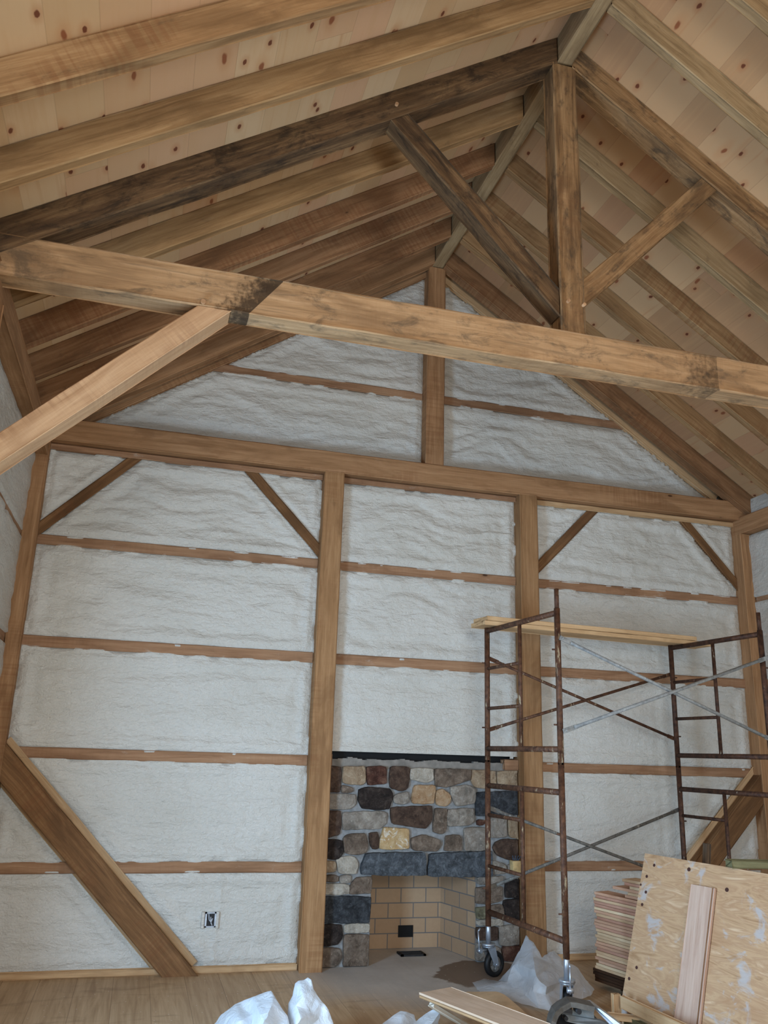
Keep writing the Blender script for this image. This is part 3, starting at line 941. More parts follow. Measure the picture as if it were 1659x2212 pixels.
STONES = [
 ('dk', [(228,180),(310,180),(300,350),(222,355)]), ('tn', [(325,180),(470,178),(475,290),(440,305),(318,290)]),
 ('rd', [(485,180),(615,178),(622,290),(575,300),(490,300)]), ('dk', [(650,180),(775,185),(770,320),(725,350),(645,320),(640,270)]),
 ('lt', [(790,190),(940,195),(942,275),(880,285),(785,270)]), ('gb', [(955,195),(1200,200),(1195,270),(1135,285),(1030,320),(955,310)]),
 ('tn', [(1210,205),(1370,210),(1370,325),(1240,325),(1205,280)]), ('tn', [(1385,210),(1545,212),(1545,322),(1390,325)]),
 ('gb', [(312,308),(385,320),(392,355),(310,358)]), ('vd', [(430,340),(480,322),(640,330),(662,385),(635,470),(520,472),(455,465),(425,410)]),
 ('gr', [(225,370),(400,370),(410,430),(370,472),(222,470)]), ('gr', [(665,380),(765,350),(772,400),(765,435),(670,430)]),
 ('or', [(790,400),(815,310),(955,308),(945,435),(795,430)]), ('or', [(965,345),(1010,335),(1062,380),(1055,430),(1020,455),(965,440)]),
 ('gr', [(1060,320),(1190,308),(1235,340),(1225,430),(1100,450),(1065,380)]), ('sb', [(1240,360),(1548,345),(1550,512),(1240,515)]),
 ('gr', [(318,495),(600,485),(622,500),(618,570),(580,605),(440,608),(320,612)]), ('dk', [(212,485),(305,485),(300,640),(205,670)]),
 ('dk', [(650,460),(930,450),(938,540),(890,605),(660,570)]), ('gb', [(955,465),(1035,470),(1030,600),(1005,640),(940,625)]),
 ('gr', [(1040,475),(1215,465),(1220,560),(1180,580),(1040,585)]), ('rd', [(1240,550),(1295,545),(1300,575),(1245,580)]),
 ('gb', [(325,680),(350,645),(470,640),(488,700),(480,770),(400,780),(330,770)]), ('dk', [(500,640),(560,632),(570,680),(560,745),(520,745),(505,700)]),
 ('ye', [(600,600),(770,608),(772,745),(570,745),(580,680)]), ('gb', [(790,670),(870,650),(990,685),(1000,720),(960,765),(800,750)]),
 ('gb', [(1030,655),(1120,650),(1138,680),(1135,755),(1020,755)]), ('gr', [(1155,600),(1300,600),(1305,755),(1160,755)]),
 ('gr', [(1330,530),(1440,525),(1445,660),(1340,665)]), ('tn', [(1455,540),(1548,550),(1550,680),(1470,660)]),
 ('dk', [(1370,700),(1430,680),(1550,690),(1550,810),(1470,820),(1390,790),(1355,740)]), ('vd', [(206,685),(315,690),(320,770),(290,815),(202,805)]),
 ('lt', [(275,803),(400,800),(425,850),(410,915),(290,910)]), ('tn', [(200,830),(265,830),(270,900),(198,905)]),
 ('gr', [(1345,820),(1440,860),(1450,905),(1350,920)]), ('gr', [(1460,855),(1545,850),(1545,930),(1460,920)]),
 ('gb', [(196,930),(290,930),(290,970),(195,975)]), ('gr', [(300,930),(375,930),(370,975),(300,980)]),
 ('lt', [(192,985),(360,990),(360,1055),(190,1060)]), ('gb', [(375,990),(420,945),(517,935),(515,1050),(370,1055)]),
 ('sb', [(180,1075),(512,1075),(502,1255),(172,1255)]), ('lt', [(330,1265),(502,1260),(502,1320),(330,1325)]),
 ('vd', [(165,1270),(310,1270),(320,1340),(285,1400),(160,1420)]), ('gb', [(330,1340),(497,1340),(487,1560),(325,1560)]),
 ('gb', [(155,1430),(300,1430),(310,1500),(260,1565),(150,1572)]), ('gr', [(1245,940),(1420,930),(1420,985),(1250,990)]),
 ('gb', [(1240,1010),(1420,1005),(1415,1100),(1320,1125),(1240,1120)]), ('vd', [(1440,960),(1552,955),(1552,1080),(1440,1080)]),
 ('vd', [(1430,1100),(1555,1090),(1558,1240),(1480,1230),(1430,1180)]), ('ol', [(1240,1150),(1320,1150),(1330,1215),(1245,1225)]),
 ('gb', [(1340,1135),(1420,1130),(1425,1210),(1345,1215)]), ('lt', [(1240,1235),(1420,1225),(1420,1275),(1240,1270)]),
 ('dk', [(1240,1290),(1380,1285),(1380,1370),(1245,1370)]), ('gr', [(1395,1280),(1562,1270),(1565,1400),(1400,1410)]),
 ('rd', [(1420,1418),(1566,1412),(1570,1515),(1430,1515)]), ('gr', [(1240,1390),(1400,1425),(1410,1515),(1240,1515)]),
]
keys = list(ST)
bm = bmesh.new()
for k, poly in STONES:
    add_stone(bm, poly, keys.index(k), random.uniform(0.012, 0.024))
obj('stone_facing', bm, [ST[k] for k in keys], fire)
for poly in ([(480,775),(880,770),(887,925),(445,922),(440,870)], [(915,780),(1340,760),(1342,935),(905,930)]):
    bm = bmesh.new()
    add_stone(bm, poly, 0, 0.036, 0.008)
    o = obj('lintel_stone', bm, ST['sl'], fire)
    o['label'] = 'blue-grey slate lintel stone'


def brick_quad(bm, uvl, a, b, z0, z1, u0=0.0):
    a, b = V(a), V(b)
    L = (b - a).length
    vs = [bm.verts.new((a.x, a.y, z0)), bm.verts.new((b.x, b.y, z0)), bm.verts.new((b.x, b.y, z1)), bm.verts.new((a.x, a.y, z1))]
    f = bm.faces.new(vs)
    for l, uv in zip(f.loops, ((u0, z0), (u0 + L, z0), (u0 + L, z1), (u0, z1))): l[uvl].uv = uv


bm = bmesh.new()
uvl = bm.loops.layers.uv.new('uv')
brick_quad(bm, uvl, (OX0, YFR + 0.01, 0), (2.006, 7.405, 0), 0, 0.78, 0.05)
brick_quad(bm, uvl, (2.006, 7.405, 0), (2.63, 7.405, 0), 0, 0.78, 0.62)
brick_quad(bm, uvl, (2.63, 7.405, 0), (OX1, YFR + 0.05, 0), 0, 0.78, 1.27)
obj('firebox', bm, M_brick, fire)
bm = bmesh.new()
add_box(bm, (2.255, 7.398, 0.088), (2.385, 7.41, 0.178))
obj('air_vent', bm, M_black, fire)['label'] = 'square black air vent in the back of the firebox'
bm = bmesh.new()
g0, g1 = V((2.20, 7.12, 0.0)), V((2.41, 7.25, 0.012))
for (a, b) in (((0, 0), (1, .14)), ((0, .86), (1, 1)), ((0, 0), (.1, 1)), ((.9, 0), (1, 1)), ((0, .44), (1, .56))):
    add_box(bm, (g0.x + (g1.x - g0.x) * a[0], g0.y + (g1.y - g0.y) * a[1], 0.0), (g0.x + (g1.x - g0.x) * b[0], g0.y + (g1.y - g0.y) * b[1], 0.014))
add_box(bm, (g0.x + .02, g0.y + .01, 0), (g1.x - .02, g1.y - .01, 0.004))
obj('ash_grate', bm, M_iron, fire)['label'] = 'dark iron ash grate in the firebox floor'

# ------------------------------------------------------------------ electrical boxes
eb = empty('electrical_box', (0.645, YF, 0.345))
tag(eb, 'open blue electrical box set in the foam left of the fireplace', 'electrical box')
bm = bmesh.new()
for a, b in (((0.600, 0.30), (0.612, 0.40)), ((0.668, 0.30), (0.680, 0.40)), ((0.600, 0.392), (0.680, 0.40)), ((0.600, 0.30), (0.680, 0.308))):
    add_box(bm, (a[0], YF - 0.022, a[1]), (b[0], YF + 0.03, b[1]))
obj('box_rim', bm, M_wire, eb)
bm = bmesh.new(); add_box(bm, (0.606, YF - 0.008, 0.304), (0.674, YF + 0.0, 0.396)); obj('box_back', bm, M_blackpl, eb)
bm = bmesh.new()
add_path(bm, [(0.625, YF - 0.012, 0.39), (0.63, YF - 0.02, 0.35), (0.645, YF - 0.02, 0.335), (0.655, YF - 0.016, 0.36)], 0.004)
obj('wire', bm, M_wire, eb)
bm = bmesh.new()
add_path(bm, [(0.655, YF - 0.012, 0.31), (0.645, YF - 0.02, 0.33), (0.640, YF - 0.016, 0.37)], 0.004)
obj('wire', bm, M_wire, eb)
for x in (0.585, 0.690):
    bm = bmesh.new(); add_box(bm, (x - 0.012, YF - 0.028, 0.29), (x + 0.012, YF + 0.02, 0.405), 0.008)
    obj('foam_collar', bm, M_foam, eb)
p = at(1113, 1872, 6.80)
eb = empty('outlet_box', (p.x, 6.80, p.z))
tag(eb, 'small tan box with cut blue wires on the post beside the fireplace', 'electrical box')
bm = bmesh.new(); add_box(bm, (p.x - 0.03, 6.78, p.z - 0.055), (3.113, 6.85, p.z + 0.045), 0.004); obj('box_body', bm, M_putty, eb)
for k in range(4):
    bm = bmesh.new()
    x = p.x - 0.015 + 0.012 * k
    add_path(bm, [(x, 6.80, p.z + 0.04), (x + 0.008 * (k - 1), 6.79, p.z + 0.07), (x + 0.014 * (k - 1), 6.785, p.z + 0.085)], 0.003, 6)
    obj('wire', bm, M_boxblue, eb)

# ------------------------------------------------------------------ scaffold
sc = empty('scaffold', (3.4, 5.9, 0))
tag(sc, 'rusty rolling pipe scaffold standing in front of the fireplace and right bay', 'scaffold')
LF, LN = V((2.652, 6.40, 0)), V((2.743, 5.34, 0))
RF = V((4.518, 6.62, 0)); RN = RF + (LN - LF)
Zs = dict(top=2.55, low1=1.622, up2=1.345, low2=0.445)


def zz(p, z): return V((p.x, p.y, z))


def half_frame(a, b, z0, z1, rungs, mat, side, pin):
    ctr = (a + b) / 2
    r = 0.0215
    bm = bmesh.new()
    add_tube(bm, zz(a, z1), zz(b, z1), r * 0.95, 12)
    f = obj('end_frame', bm, mat, sc)
    for q in (a, b):
        bm = bmesh.new()
        add_tube(bm, zz(q, z0 - 0.10), zz(q, z1 + (0.03 if pin else 0.19)), r, 12)
        if pin: add_tube(bm, zz(q, z1 + 0.03), zz(q, z1 + (0.17 if q is b else 0.09)), 0.0165, 10)
        for z in (z0 + 0.16, z1 - 0.26):       # little brace lugs
            add_tube(bm, zz(q, z), zz(q, z) + V((-0.045 if side == 'l' else 0.045, 0, 0)), 0.006, 6)
        o = obj('leg', bm, mat); o.parent = f
    bm = bmesh.new()
    add_tube(bm, zz(a, z0), zz(b, z0), r * 0.95, 12)
    o = obj('bottom_rail', bm, mat); o.parent = f
    bm = bmesh.new()
    add_tube(bm, zz(ctr, z0), zz(ctr, z1), 0.015, 10)
    o = obj('inner_post', bm, mat); o.parent = f
    for z in rungs:
        bm = bmesh.new()
        add_tube(bm, zz(a, z), zz(ctr, z), 0.0135, 8)
        o = obj('rung', bm, mat); o.parent = f
    return f


for a, b, s, mt in ((LF, LN, 'l', M_rust2), (RF, RN, 'r', M_rust)):
    half_frame(a, b, Zs['low1'], Zs['top'], (2.245, 1.93), mt, s, True)
    half_frame(a, b, Zs['low2'], Zs['up2'], (1.13, 0.765), mt, s, False)


def cbrace(p, q, mat, label=None):
    bm = bmesh.new()
    p, q = V(p), V(q)
    d = (q - p).normalized()
    add_tube(bm, p + d * 0.07, q - d * 0.07, 0.0125, 10)
    for e, s in ((p, 1), (q, -1)):     # flattened ends
        a = e + d * 0.09 * s
        m = frame_of(e, a, (0, 0, 1))
        L = 0.10
        vs = [bm.verts.new(m @ V((x, y, z))) for x in (-0.02, L) for y in (-0.004, 0.004) for z in (-0.016, 0.016)]
        for f in ((0, 1, 3, 2), (4, 6, 7, 5), (0, 4, 5, 1), (2, 3, 7, 6), (0, 2, 6, 4), (1, 5, 7, 3)): bm.faces.new([vs[i] for i in f])
        add_tube(bm, e + V((0, -0.02, 0)), e + V((0, 0.02, 0)), 0.006, 6)
    o = obj('cross_brace', bm, mat, sc)
    if label: o['label'] = label
    return o


oN, oF = V((0.02, -0.03, 0)), V((0.02, 0.028, 0))
cbrace(zz(LN, 2.365) + oN, zz(RN, 1.735) + oN, M_galv, 'grey galvanised cross brace')
cbrace(zz(LN, 1.745) + oN + V((0, -0.012, 0)), zz(RN, 2.365) + oN + V((0, -0.012, 0)), M_galv, 'grey galvanised cross brace')
cbrace(zz(LF, 2.335) + oF, zz(RF, 1.755) + oF, M_rust2)
cbrace(zz(LF, 1.765) + oF + V((0, .012, 0)), zz(RF, 2.325) + oF + V((0, .012, 0)), M_rust2)
cbrace(zz(LF, 1.18) + oF, zz(RF, 0.60) + oF, M_galv2, 'weathered grey cross brace')
cbrace(zz(LF, 0.60) + oF + V((0, .012, 0)), zz(RF, 1.18) + oF + V((0, .012, 0)), M_galv2, 'weathered grey cross brace')


def caster(q, ang, ztop):
    R, wd = 0.088, 0.042
    dv = V((math.cos(ang), math.sin(ang), 0))
    ax = V((-dv.y, dv.x, 0))
    c = zz(q, R) + dv * 0.055
    bm = bmesh.new()
    add_tube(bm, zz(q, ztop - 0.045), zz(q, ztop + 0.14), 0.019, 12)
    add_tube(bm, zz(q, ztop - 0.048), zz(q, ztop - 0.030), 0.052, 18)
    add_tube(bm, zz(q, ztop - 0.058), zz(q, ztop - 0.048), 0.046, 18)
    for s in (-1, 1):
        o2 = ax * s * 0.031
        pts = [zz(q, ztop - 0.055) + o2 - dv * 0.035, zz(q, ztop - 0.055) + o2 + dv * 0.04, c + o2 + dv * 0.02 + V((0, 0, -0.012)), c + o2 - dv * 0.02 + V((0, 0, -0.012))]
        fr = [bm.verts.new(p_ + ax * s * 0.004) for p_ in pts]; bk = [bm.verts.new(p_) for p_ in pts]
        bm.faces.new(fr); bm.faces.new(bk)
        for i in range(4): bm.faces.new((fr[i], fr[(i + 1) % 4], bk[(i + 1) % 4], bk[i]))
    add_tube(bm, c - ax * 0.042, c + ax * 0.042, 0.010, 8)
    fk = obj('caster', bm, M_zinc, sc)
    fk['label'] = 'galvanised swivel caster'
    bm = bmesh.new()
    seg, prof = 28, [(-0.5, 0.62), (-0.5, 0.9), (-0.3, 1.0), (0.3, 1.0), (0.5, 0.9), (0.5, 0.62)]
    rings = []
    for i in range(seg):
        a = 2 * math.pi * i / seg
        rd = dv * math.cos(a) + V((0, 0, 1)) * math.sin(a)
        rings.append([bm.verts.new(c + rd * R * k + ax * w * wd) for w, k in prof])
    for i in range(seg):
        for j in range(6):
            f = bm.faces.new((rings[i][j], rings[i][(j + 1) % 6], rings[(i + 1) % seg][(j + 1) % 6], rings[(i + 1) % seg][j])); f.smooth = True
    w = obj('wheel', bm, M_rubber); w.parent = fk
    bm = bmesh.new()
    add_tube(bm, c - ax * 0.010, c + ax * 0.010, R * 0.64, 24)
    for i in range(5):
        a = 2 * math.pi * i / 5
        rd = dv * math.cos(a) + V((0, 0, 1)) * math.sin(a)
        add_tube(bm, c + rd * R * 0.4 - ax * 0.016, c + rd * R * 0.4 + ax * 0.016, 0.014, 10)
    add_tube(bm, c - ax * 0.024, c + ax * 0.024, R * 0.2, 14)
    hb = obj('wheel_hub', bm, M_hub); hb.parent = fk
    bm = bmesh.new()
    e = zz(q, ztop - 0.075) - dv * 0.085
    add_path(bm, [zz(q, ztop - 0.075), e], 0.008)
    add_tube(bm, e - ax * 0.02, e + ax * 0.02, 0.016, 10)
    add_path(bm, [e + V((0, 0, -0.02)), e - dv * 0.012 + V((0, 0, 0.13)), e + dv * 0.006 + V((0, 0, 0.15))], 0.006)
    bl = obj('brake_lever', bm, M_zinc); bl.parent = fk


caster(LF, math.radians(18), 0.262)
caster(LN, math.radians(75), 0.262)
caster(RF, math.radians(60), 0.262)
caster(RN, math.radians(150), 0.262)

# the two planks lying across the scaffold
pd = (RF - LF).normalized()
pn = V((pd.y, -pd.x, 0))           # towards the camera
for k, (z, x0, L, off, lab) in enumerate(((2.590, -0.115, 2.33, 0.055, 'lower pale plank lying across the scaffold rails'), (2.627, -0.095, 2.12, 0.06, 'upper pale plank stacked on the other one on the scaffold'))):
    a = V((LF.x, LF.y, z)) + pd * x0 + pn * off
    t = timber('scaffold_plank', a, a + pd * L, 0.235, 0.036, M_plank, bev=0.003, jit=0.001)
    tag(t, lab, 'plank', 'scaffold planks')

# ------------------------------------------------------------------ stack of boards, plywood, loose boards on the right
bd = V((0.215, -0.977, 0)).normalized()
bs = V((bd.y, -bd.x, 0)); bs = bs if bs.x > 0 else -bs       # across the boards, away from the camera's left
tints = [((228, 198, 162), (212, 178, 140), (186, 150, 114)), ((222, 182, 152), (204, 160, 130), (176, 132, 104)), ((206, 162, 138), (188, 140, 116), (160, 114, 92)), ((236, 212, 176), (222, 194, 156), (196, 164, 128))]
BM = [wood('flooring_board_%s' % 'abcd'[i], *t, 0.05, (120, 90, 70), 0.0, 0.3, 0.1) for i, t in enumerate(tints)]
BMdark = wood('flooring_board_wet', (96, 66, 44), (70, 46, 30), (46, 30, 20), 0.2, (40, 28, 20), 0.0, 0.2, 0.1)
ordn = ['bottom', 'second', 'third', 'fourth', 'fifth', 'sixth', 'seventh', 'eighth', 'ninth', 'tenth', 'eleventh', 'twelfth', 'thirteenth', 'fourteenth', 'fifteenth', 'sixteenth', 'seventeenth', 'eighteenth', 'nineteenth', 'twentieth', 'twenty-first', 'twenty-second', 'twenty-third', 'twenty-fourth', 'twenty-fifth', 'twenty-sixth', 'twenty-seventh', 'twenty-eighth', 'twenty-ninth', 'thirtieth']
corner = V((3.330, 6.02, 0))
bt, bwid = 0.0205, 0.135
nb = 29
for k in range(2):
    for s in (0.25, 1.35):
        p0 = corner + bd * s - bs * 0.0; 
        t = timber('sticker', p0 + V((0, 0, 0.02)), p0 + bs * 0.29 + V((0, 0, 0.02)), 0.04, 0.04, M_grey_stick) if k == 0 else None
        if t: tag(t, 'short bearer stick under the %s end of the board stack' % ('far' if s < 1 else 'near'), 'stick')
for i in range(nb):
    z = 0.04 + bt * (i + 0.5)
    off = random.uniform(-0.012, 0.02) - (0.03 if i < 5 else 0)
    wob = random.uniform(-0.003, 0.003)
    a = corner + bd * off + bs * (bwid / 2 + wob)
    mt = BMdark if i < 4 else BM[random.choice((0, 1, 1, 2, 0, 3, 2))]
    t = timber('flooring_board', V((a.x, a.y, z)), V((a.x, a.y, z)) + bd * 1.9, bwid, bt - 0.0012, mt, bev=0.0018, jit=0.0, wave=0.0)
    lab = ('dark wet-looking' if i < 4 else 'narrow pine') + ' flooring board, ' + (ordn[i] if i == 0 else ordn[i] + ' from the bottom') + ' of the stack behind the plywood'
    tag(t, lab, 'board', 'stacked flooring boards')
# a few shorter boards set back on top
for i in range(6):
    z = 0.04 + bt * nb + bt * (i + 0.5)
    a = corner + bd * (0.30 + (0.0, 0.03, -0.12, 0.05, 0.0, -0.02)[i]) + bs * (bwid * 0.62)
    t = timber('flooring_board', V((a.x, a.y, z)), V((a.x, a.y, z)) + bd * 1.5, bwid, bt - 0.0012, BM[(1, 0, 1, 3, 2, 0)[i]], bev=0.0018, jit=0.0)
    tag(t, 'short flooring board set back on top of the stack, ' + (ordn[i] if i == 0 else ordn[i] + ' up') + ' of the set-back ones', 'board', 'stacked flooring boards')

# plywood sheet leaning to the right
TL = at(1393, 1843, 5.27)
TR = atz(1659, 1888, TL.z)
pdx = (TR - TL).normalized()
BLp = TL + V((-0.276, -0.042, -(TL.z - 0.006)))
pdy = (BLp - TL); plen = pdy.length; pdy.normalize()
pnz = pdx.cross(pdy).normalized()
if pnz.dot(CAM - TL) < 0: pnz = -pnz
PM = Matrix((pdx, -pdy, pdx.cross(-pdy))).transposed().to_4x4()
PM.translation = BLp
PMi = PM.inverted()
PLW = 1.42
knots_px = [(1413, 1869), (1397, 1893), (1395, 1927), (1387, 1954), (1375, 2090), (1359, 2114), (1384, 1911), (1488, 1878), (1570, 1922)]


def on_ply(x, y, off=0.0):
    d = ray(x, y)
    p0 = TL + pnz * off
    return CAM + d * ((p0 - CAM).dot(pnz) / d.dot(pnz))


PLY_KNOTS = []
for i, (x, y) in enumerate(knots_px):
    q = PMi @ on_ply(x, y)
    PLY_KNOTS.append((q.x, q.y, 0.010 if i in (6,) else 0.013 if i < 6 else 0.016))
M_ply = ply_material()
bm = bmesh.new()
sgnz = 1 if PM.to_3x3().col[2].dot(pnz) > 0 else -1
add_box(bm, (0, 0, -0.018 * sgnz), (PLW, plen, 0))
o = obj('plywood_sheet', bm, M_ply)
o.matrix_basis = PM
tag(o, 'large scuffed plywood sheet with paint smears leaning on the right', 'plywood')
# pine board leaning on the plywood
a0, a1, b0, b1 = on_ply(1497, 1911, 0.002), on_ply(1549, 1921, 0.002), on_ply(1458, 2212, 0.002), on_ply(1518, 2212, 0.002)
ta, tb = (a0 + a1) / 2, (b0 + b1) / 2
dirb = (tb - ta).normalized()
L = (ta.z - 0.004) / -dirb.z
wv = (a1 - a0); wv = wv - dirb * wv.dot(dirb)
t = timber('pine_board', ta + pnz * 0.011, ta + pnz * 0.011 + dirb * L, wv.length, 0.019, wood('wood_pink_pine', (214, 190, 170), (200, 170, 150), (176, 142, 122), 0.1, (170, 160, 170), 0, 0.2, 0.05), upv=pnz, bev=0.003, jit=0)
tag(t, 'pinkish grooved pine board leaning upright against the plywood sheet', 'board')
gv = timber('groove_edge', ta + pnz * 0.0215 + wv.normalized() * (wv.length / 2 - 0.014), ta + pnz * 0.0215 + wv.normalized() * (wv.length / 2 - 0.014) + dirb * L, 0.006, 0.002, M_red, upv=pnz, bev=0.0005, jit=0)
put_parent(gv, t)
gv.matrix_parent_inverse = t.matrix_basis.inverted()
# board at the plywood's foot, with a greenish one under it
e0, e1 = atz(1344, 2150, 0.20), atz(1486, 2215, 0.20)
dv = (e1 - e0).normalized()
for k, (zoff, yoff, mt, lab, nm, hh, wd) in enumerate(((0.0, 0.0, M_strip, 'pale pine offcut lying at the foot of the plywood sheet', 'wood_offcut', 0.07, 0.035), (-0.095, -0.035, M_green, 'greenish treated offcut under the pale one at the foot of the plywood', 'treated_offcut', 0.10, 0.04))):
    sh = V((0, yoff, zoff - hh / 2))
    t = timber(nm, e0 + sh, e0 + sh + dv * 0.75, wd, hh, mt, bev=0.003, jit=0)
    tag(t, lab, 'board')
t = timber('wood_offcut', atz(1337, 2148, 0.20) + V((-0.01, 0.02, -0.20)), atz(1337, 2148, 0.20) + V((-0.01, 0.02, 0.0)), 0.035, 0.05, M_strip, upv=(1, 0, 0), bev=0.003)
tag(t, 'short upright pale offcut at the left corner of the plywood foot', 'board')
p = atz(1312, 2186, 0.12)
t = timber('wood_offcut', p + V((0, 0, -0.02)), p + V((0.42, -0.28, -0.02)), 0.06, 0.03, M_strip, bev=0.003)
tag(t, 'pale board end poking out between the metal tool and the plywood', 'board')
# dark stick behind the plywood and the green treated timber
p = at(1527, 1822, 5.12)
t = timber('wood_stick', (p.x - 0.10, p.y + 0.05, 0), (p.x, p.y, p.z), 0.04, 0.045, M_grey_stick, upv=(0, 1, 0))
tag(t, 'dark weathered stick standing up behind the plywood sheet', 'stick')
p = TL + pdx * 0.78 + V((0, 0, 0.024))
t = timber('treated_timber', p + V((-0.03, 0.03, 0)), p + V((0.75, -0.12, 0)), 0.09, 0.045, M_green)
tag(t, 'green treated timber lying over the top edge of the plywood at right', 'timber')
p = atz(1608, 2216, 0.40)
bm = bmesh.new()
bmesh.ops.create_uvsphere(bm, u_segments=24, v_segments=12, radius=0.06, matrix=Matrix.Translation(V((p.x, p.y, 0.35))) @ Matrix.Diagonal((1.1, 1.1, 0.9, 1)))
add_tube(bm, (p.x, p.y, 0.0), (p.x, p.y, 0.33), 0.012, 10)
add_tube(bm, (p.x, p.y, 0.0), (p.x, p.y, 0.012), 0.07, 16)
tag(obj('black_knob', bm, M_blackpl, smooth=False), 'black rounded top of an object in the bottom right corner', 'knob')

# ------------------------------------------------------------------ foreground rubbish along the bottom edge
def inside(p, poly):
    c = False
    for i in range(len(poly)):
        (x1, y1), (x2, y2) = poly[i - 1], poly[i]
        if (y1 > p[1]) != (y2 > p[1]) and p[0] < (x2 - x1) * (p[1] - y1) / (y2 - y1) + x1: c = not c
    return c


def sheet(name, outline, inner, mat, label, cat, back=0.16, cuts=5, amp=0.012):
    """crumpled plastic: creased facets through the given places, with a back side that falls to the floor"""
    pix = outline + inner
    tri = geometry.delaunay_2d_cdt([V((x, y)) for x, y, z in pix], [], [], 0, 0.001)[2]
    poly = [(x, y) for x, y, z in outline]
    faces = []
    for f in tri:
        cx, cy = sum(pix[i][0] for i in f) / len(f), sum(pix[i][1] for i in f) / len(f)
        if inside((cx, cy), poly): faces.append(tuple(f))
    pts = [atz(*q) for q in pix]
    cnt = {}
    for f in faces:
        for i in range(len(f)):
            e = tuple(sorted((f[i], f[(i + 1) % len(f)])))
            cnt[e] = cnt.get(e, 0) + 1
    drop = {}
    for (i, j), c in cnt.items():
        if c == 1 and max(pts[i].z, pts[j].z) > 0.03:
            for q in (i, j):
                if q not in drop:
                    drop[q] = len(pts)
                    pts.append(V((pts[q].x + 0.22 * back, pts[q].y + back, 0.0)))
            faces.append((i, j, drop[j], drop[i]))
    bm = bmesh.new()
    vs = [bm.verts.new(q) for q in pts]
    for f in faces:
        try: bm.faces.new([vs[i] for i in f])
        except ValueError: pass
    bmesh.ops.triangulate(bm, faces=bm.faces)
    bmesh.ops.subdivide_edges(bm, edges=bm.edges, cuts=cuts, use_grid_fill=True)
    bmesh.ops.smooth_vert(bm, verts=[v for v in bm.verts if not v.is_boundary], factor=0.35, use_axis_x=True, use_axis_y=True, use_axis_z=True)
    for v in bm.verts:
        q = v.co * 13
        rid = abs(noise.noise(q + V((31, 0, 0)))) + 0.5 * abs(noise.noise(q * 2.3))
        q2 = v.co * 24
        v.co += V((noise.noise(q2 + V((3, 0, 0))) * 0.4, rid - 0.35, noise.noise(q + V((0, 0, 9))) * 0.5)) * amp
        if v.co.z < 0.004: v.co.z = 0.004
    bm.normal_update()
    for e in bm.edges: e.smooth = e.calc_face_angle(0.0) < 0.62
    o = obj(name, bm, mat, smooth=True)
    return tag(o, label, cat)


sheet('plastic_bag', [(455, 2245, .02), (462, 2210, .07), (478, 2190, .12), (493, 2181, .15), (509, 2166, .18), (545, 2150, .235), (587, 2138, .28), (600, 2163, .25), (621, 2192, .20), (626, 2212, .17), (628, 2245, .10)],
      [(560, 2190, .22), (572, 2205, .22), (545, 2192, .17), (520, 2205, .17), (600, 2215, .17), (588, 2170, .25), (540, 2245, .08)],
      M_bag, 'crumpled white plastic sheet in the foreground, wide pointed left-hand piece', 'plastic sheet', back=0.22)
sheet('plastic_bag', [(618, 2250, .08), (628, 2205, .16), (622, 2166, .22), (632, 2150, .25), (637, 2120, .31), (645, 2114, .325), (658, 2112, .33), (664, 2108, .335), (674, 2116, .325), (677, 2135, .29), (684, 2145, .27), (700, 2165, .23), (710, 2180, .20), (719, 2203, .15), (728, 2245, .06)],
      [(640, 2172, .23), (655, 2150, .275), (670, 2185, .20), (650, 2200, .19), (690, 2200, .16)],
      M_bag, 'crumpled white plastic sheet in the foreground, tall narrow right-hand piece', 'plastic sheet', back=0.2)
sheet('plastic_film', [(1036, 2142, .02), (1062, 2123, .05), (1094, 2121, .07), (1108, 2085, .16), (1118, 2060, .22), (1128, 2040, .27), (1136, 2019, .32), (1147, 2028, .31), (1163, 2050, .27), (1170, 2068, .23), (1186, 2055, .25), (1197, 2053, .25), (1216, 2072, .21), (1248, 2088, .16), (1266, 2115, .10), (1285, 2140, .04), (1276, 2152, .03), (1240, 2162, .03), (1222, 2168, .03), (1198, 2186, .02), (1165, 2178, .02), (1120, 2168, .02), (1080, 2152, .02)],
      [(1215, 2120, .13), (1192, 2115, .15), (1158, 2110, .17), (1156, 2096, .21), (1130, 2112, .11), (1135, 2150, .05), (1152, 2140, .10), (1178, 2150, .08), (1150, 2062, .25), (1190, 2085, .20), (1180, 2132, .13), (1128, 2085, .19)],
      M_film, 'crumpled translucent plastic film in a heap under the scaffold', 'plastic sheet', back=0.3, amp=0.018)
sheet('plastic_film', [(805, 2245, .01), (832, 2205, .05), (866, 2183, .10), (878, 2184, .10), (894, 2190, .08), (898, 2205, .05), (918, 2190, .09), (944, 2175, .13), (952, 2185, .11), (930, 2215, .06), (985, 2228, .05), (1000, 2245, .02)],
      [(900, 2235, .02), (866, 2215, .05)],
      M_film, 'small crumpled plastic film at the bottom edge beside the grooved board', 'plastic sheet', back=0.1)
# brown paper behind the board
sheet('kraft_paper', [(985, 2148, .03), (1010, 2142, .03), (1072, 2140, .07), (1090, 2147, .07), (1120, 2172, .05), (1148, 2198, .03), (1165, 2218, .02), (1120, 2225, .03), (1060, 2185, .04), (1020, 2160, .04)], [(1075, 2165, .05)],
      M_cardb, 'tan sheet of paper lying between the grooved board and the plastic heap', 'paper', cuts=3, amp=0.003, back=0.05)
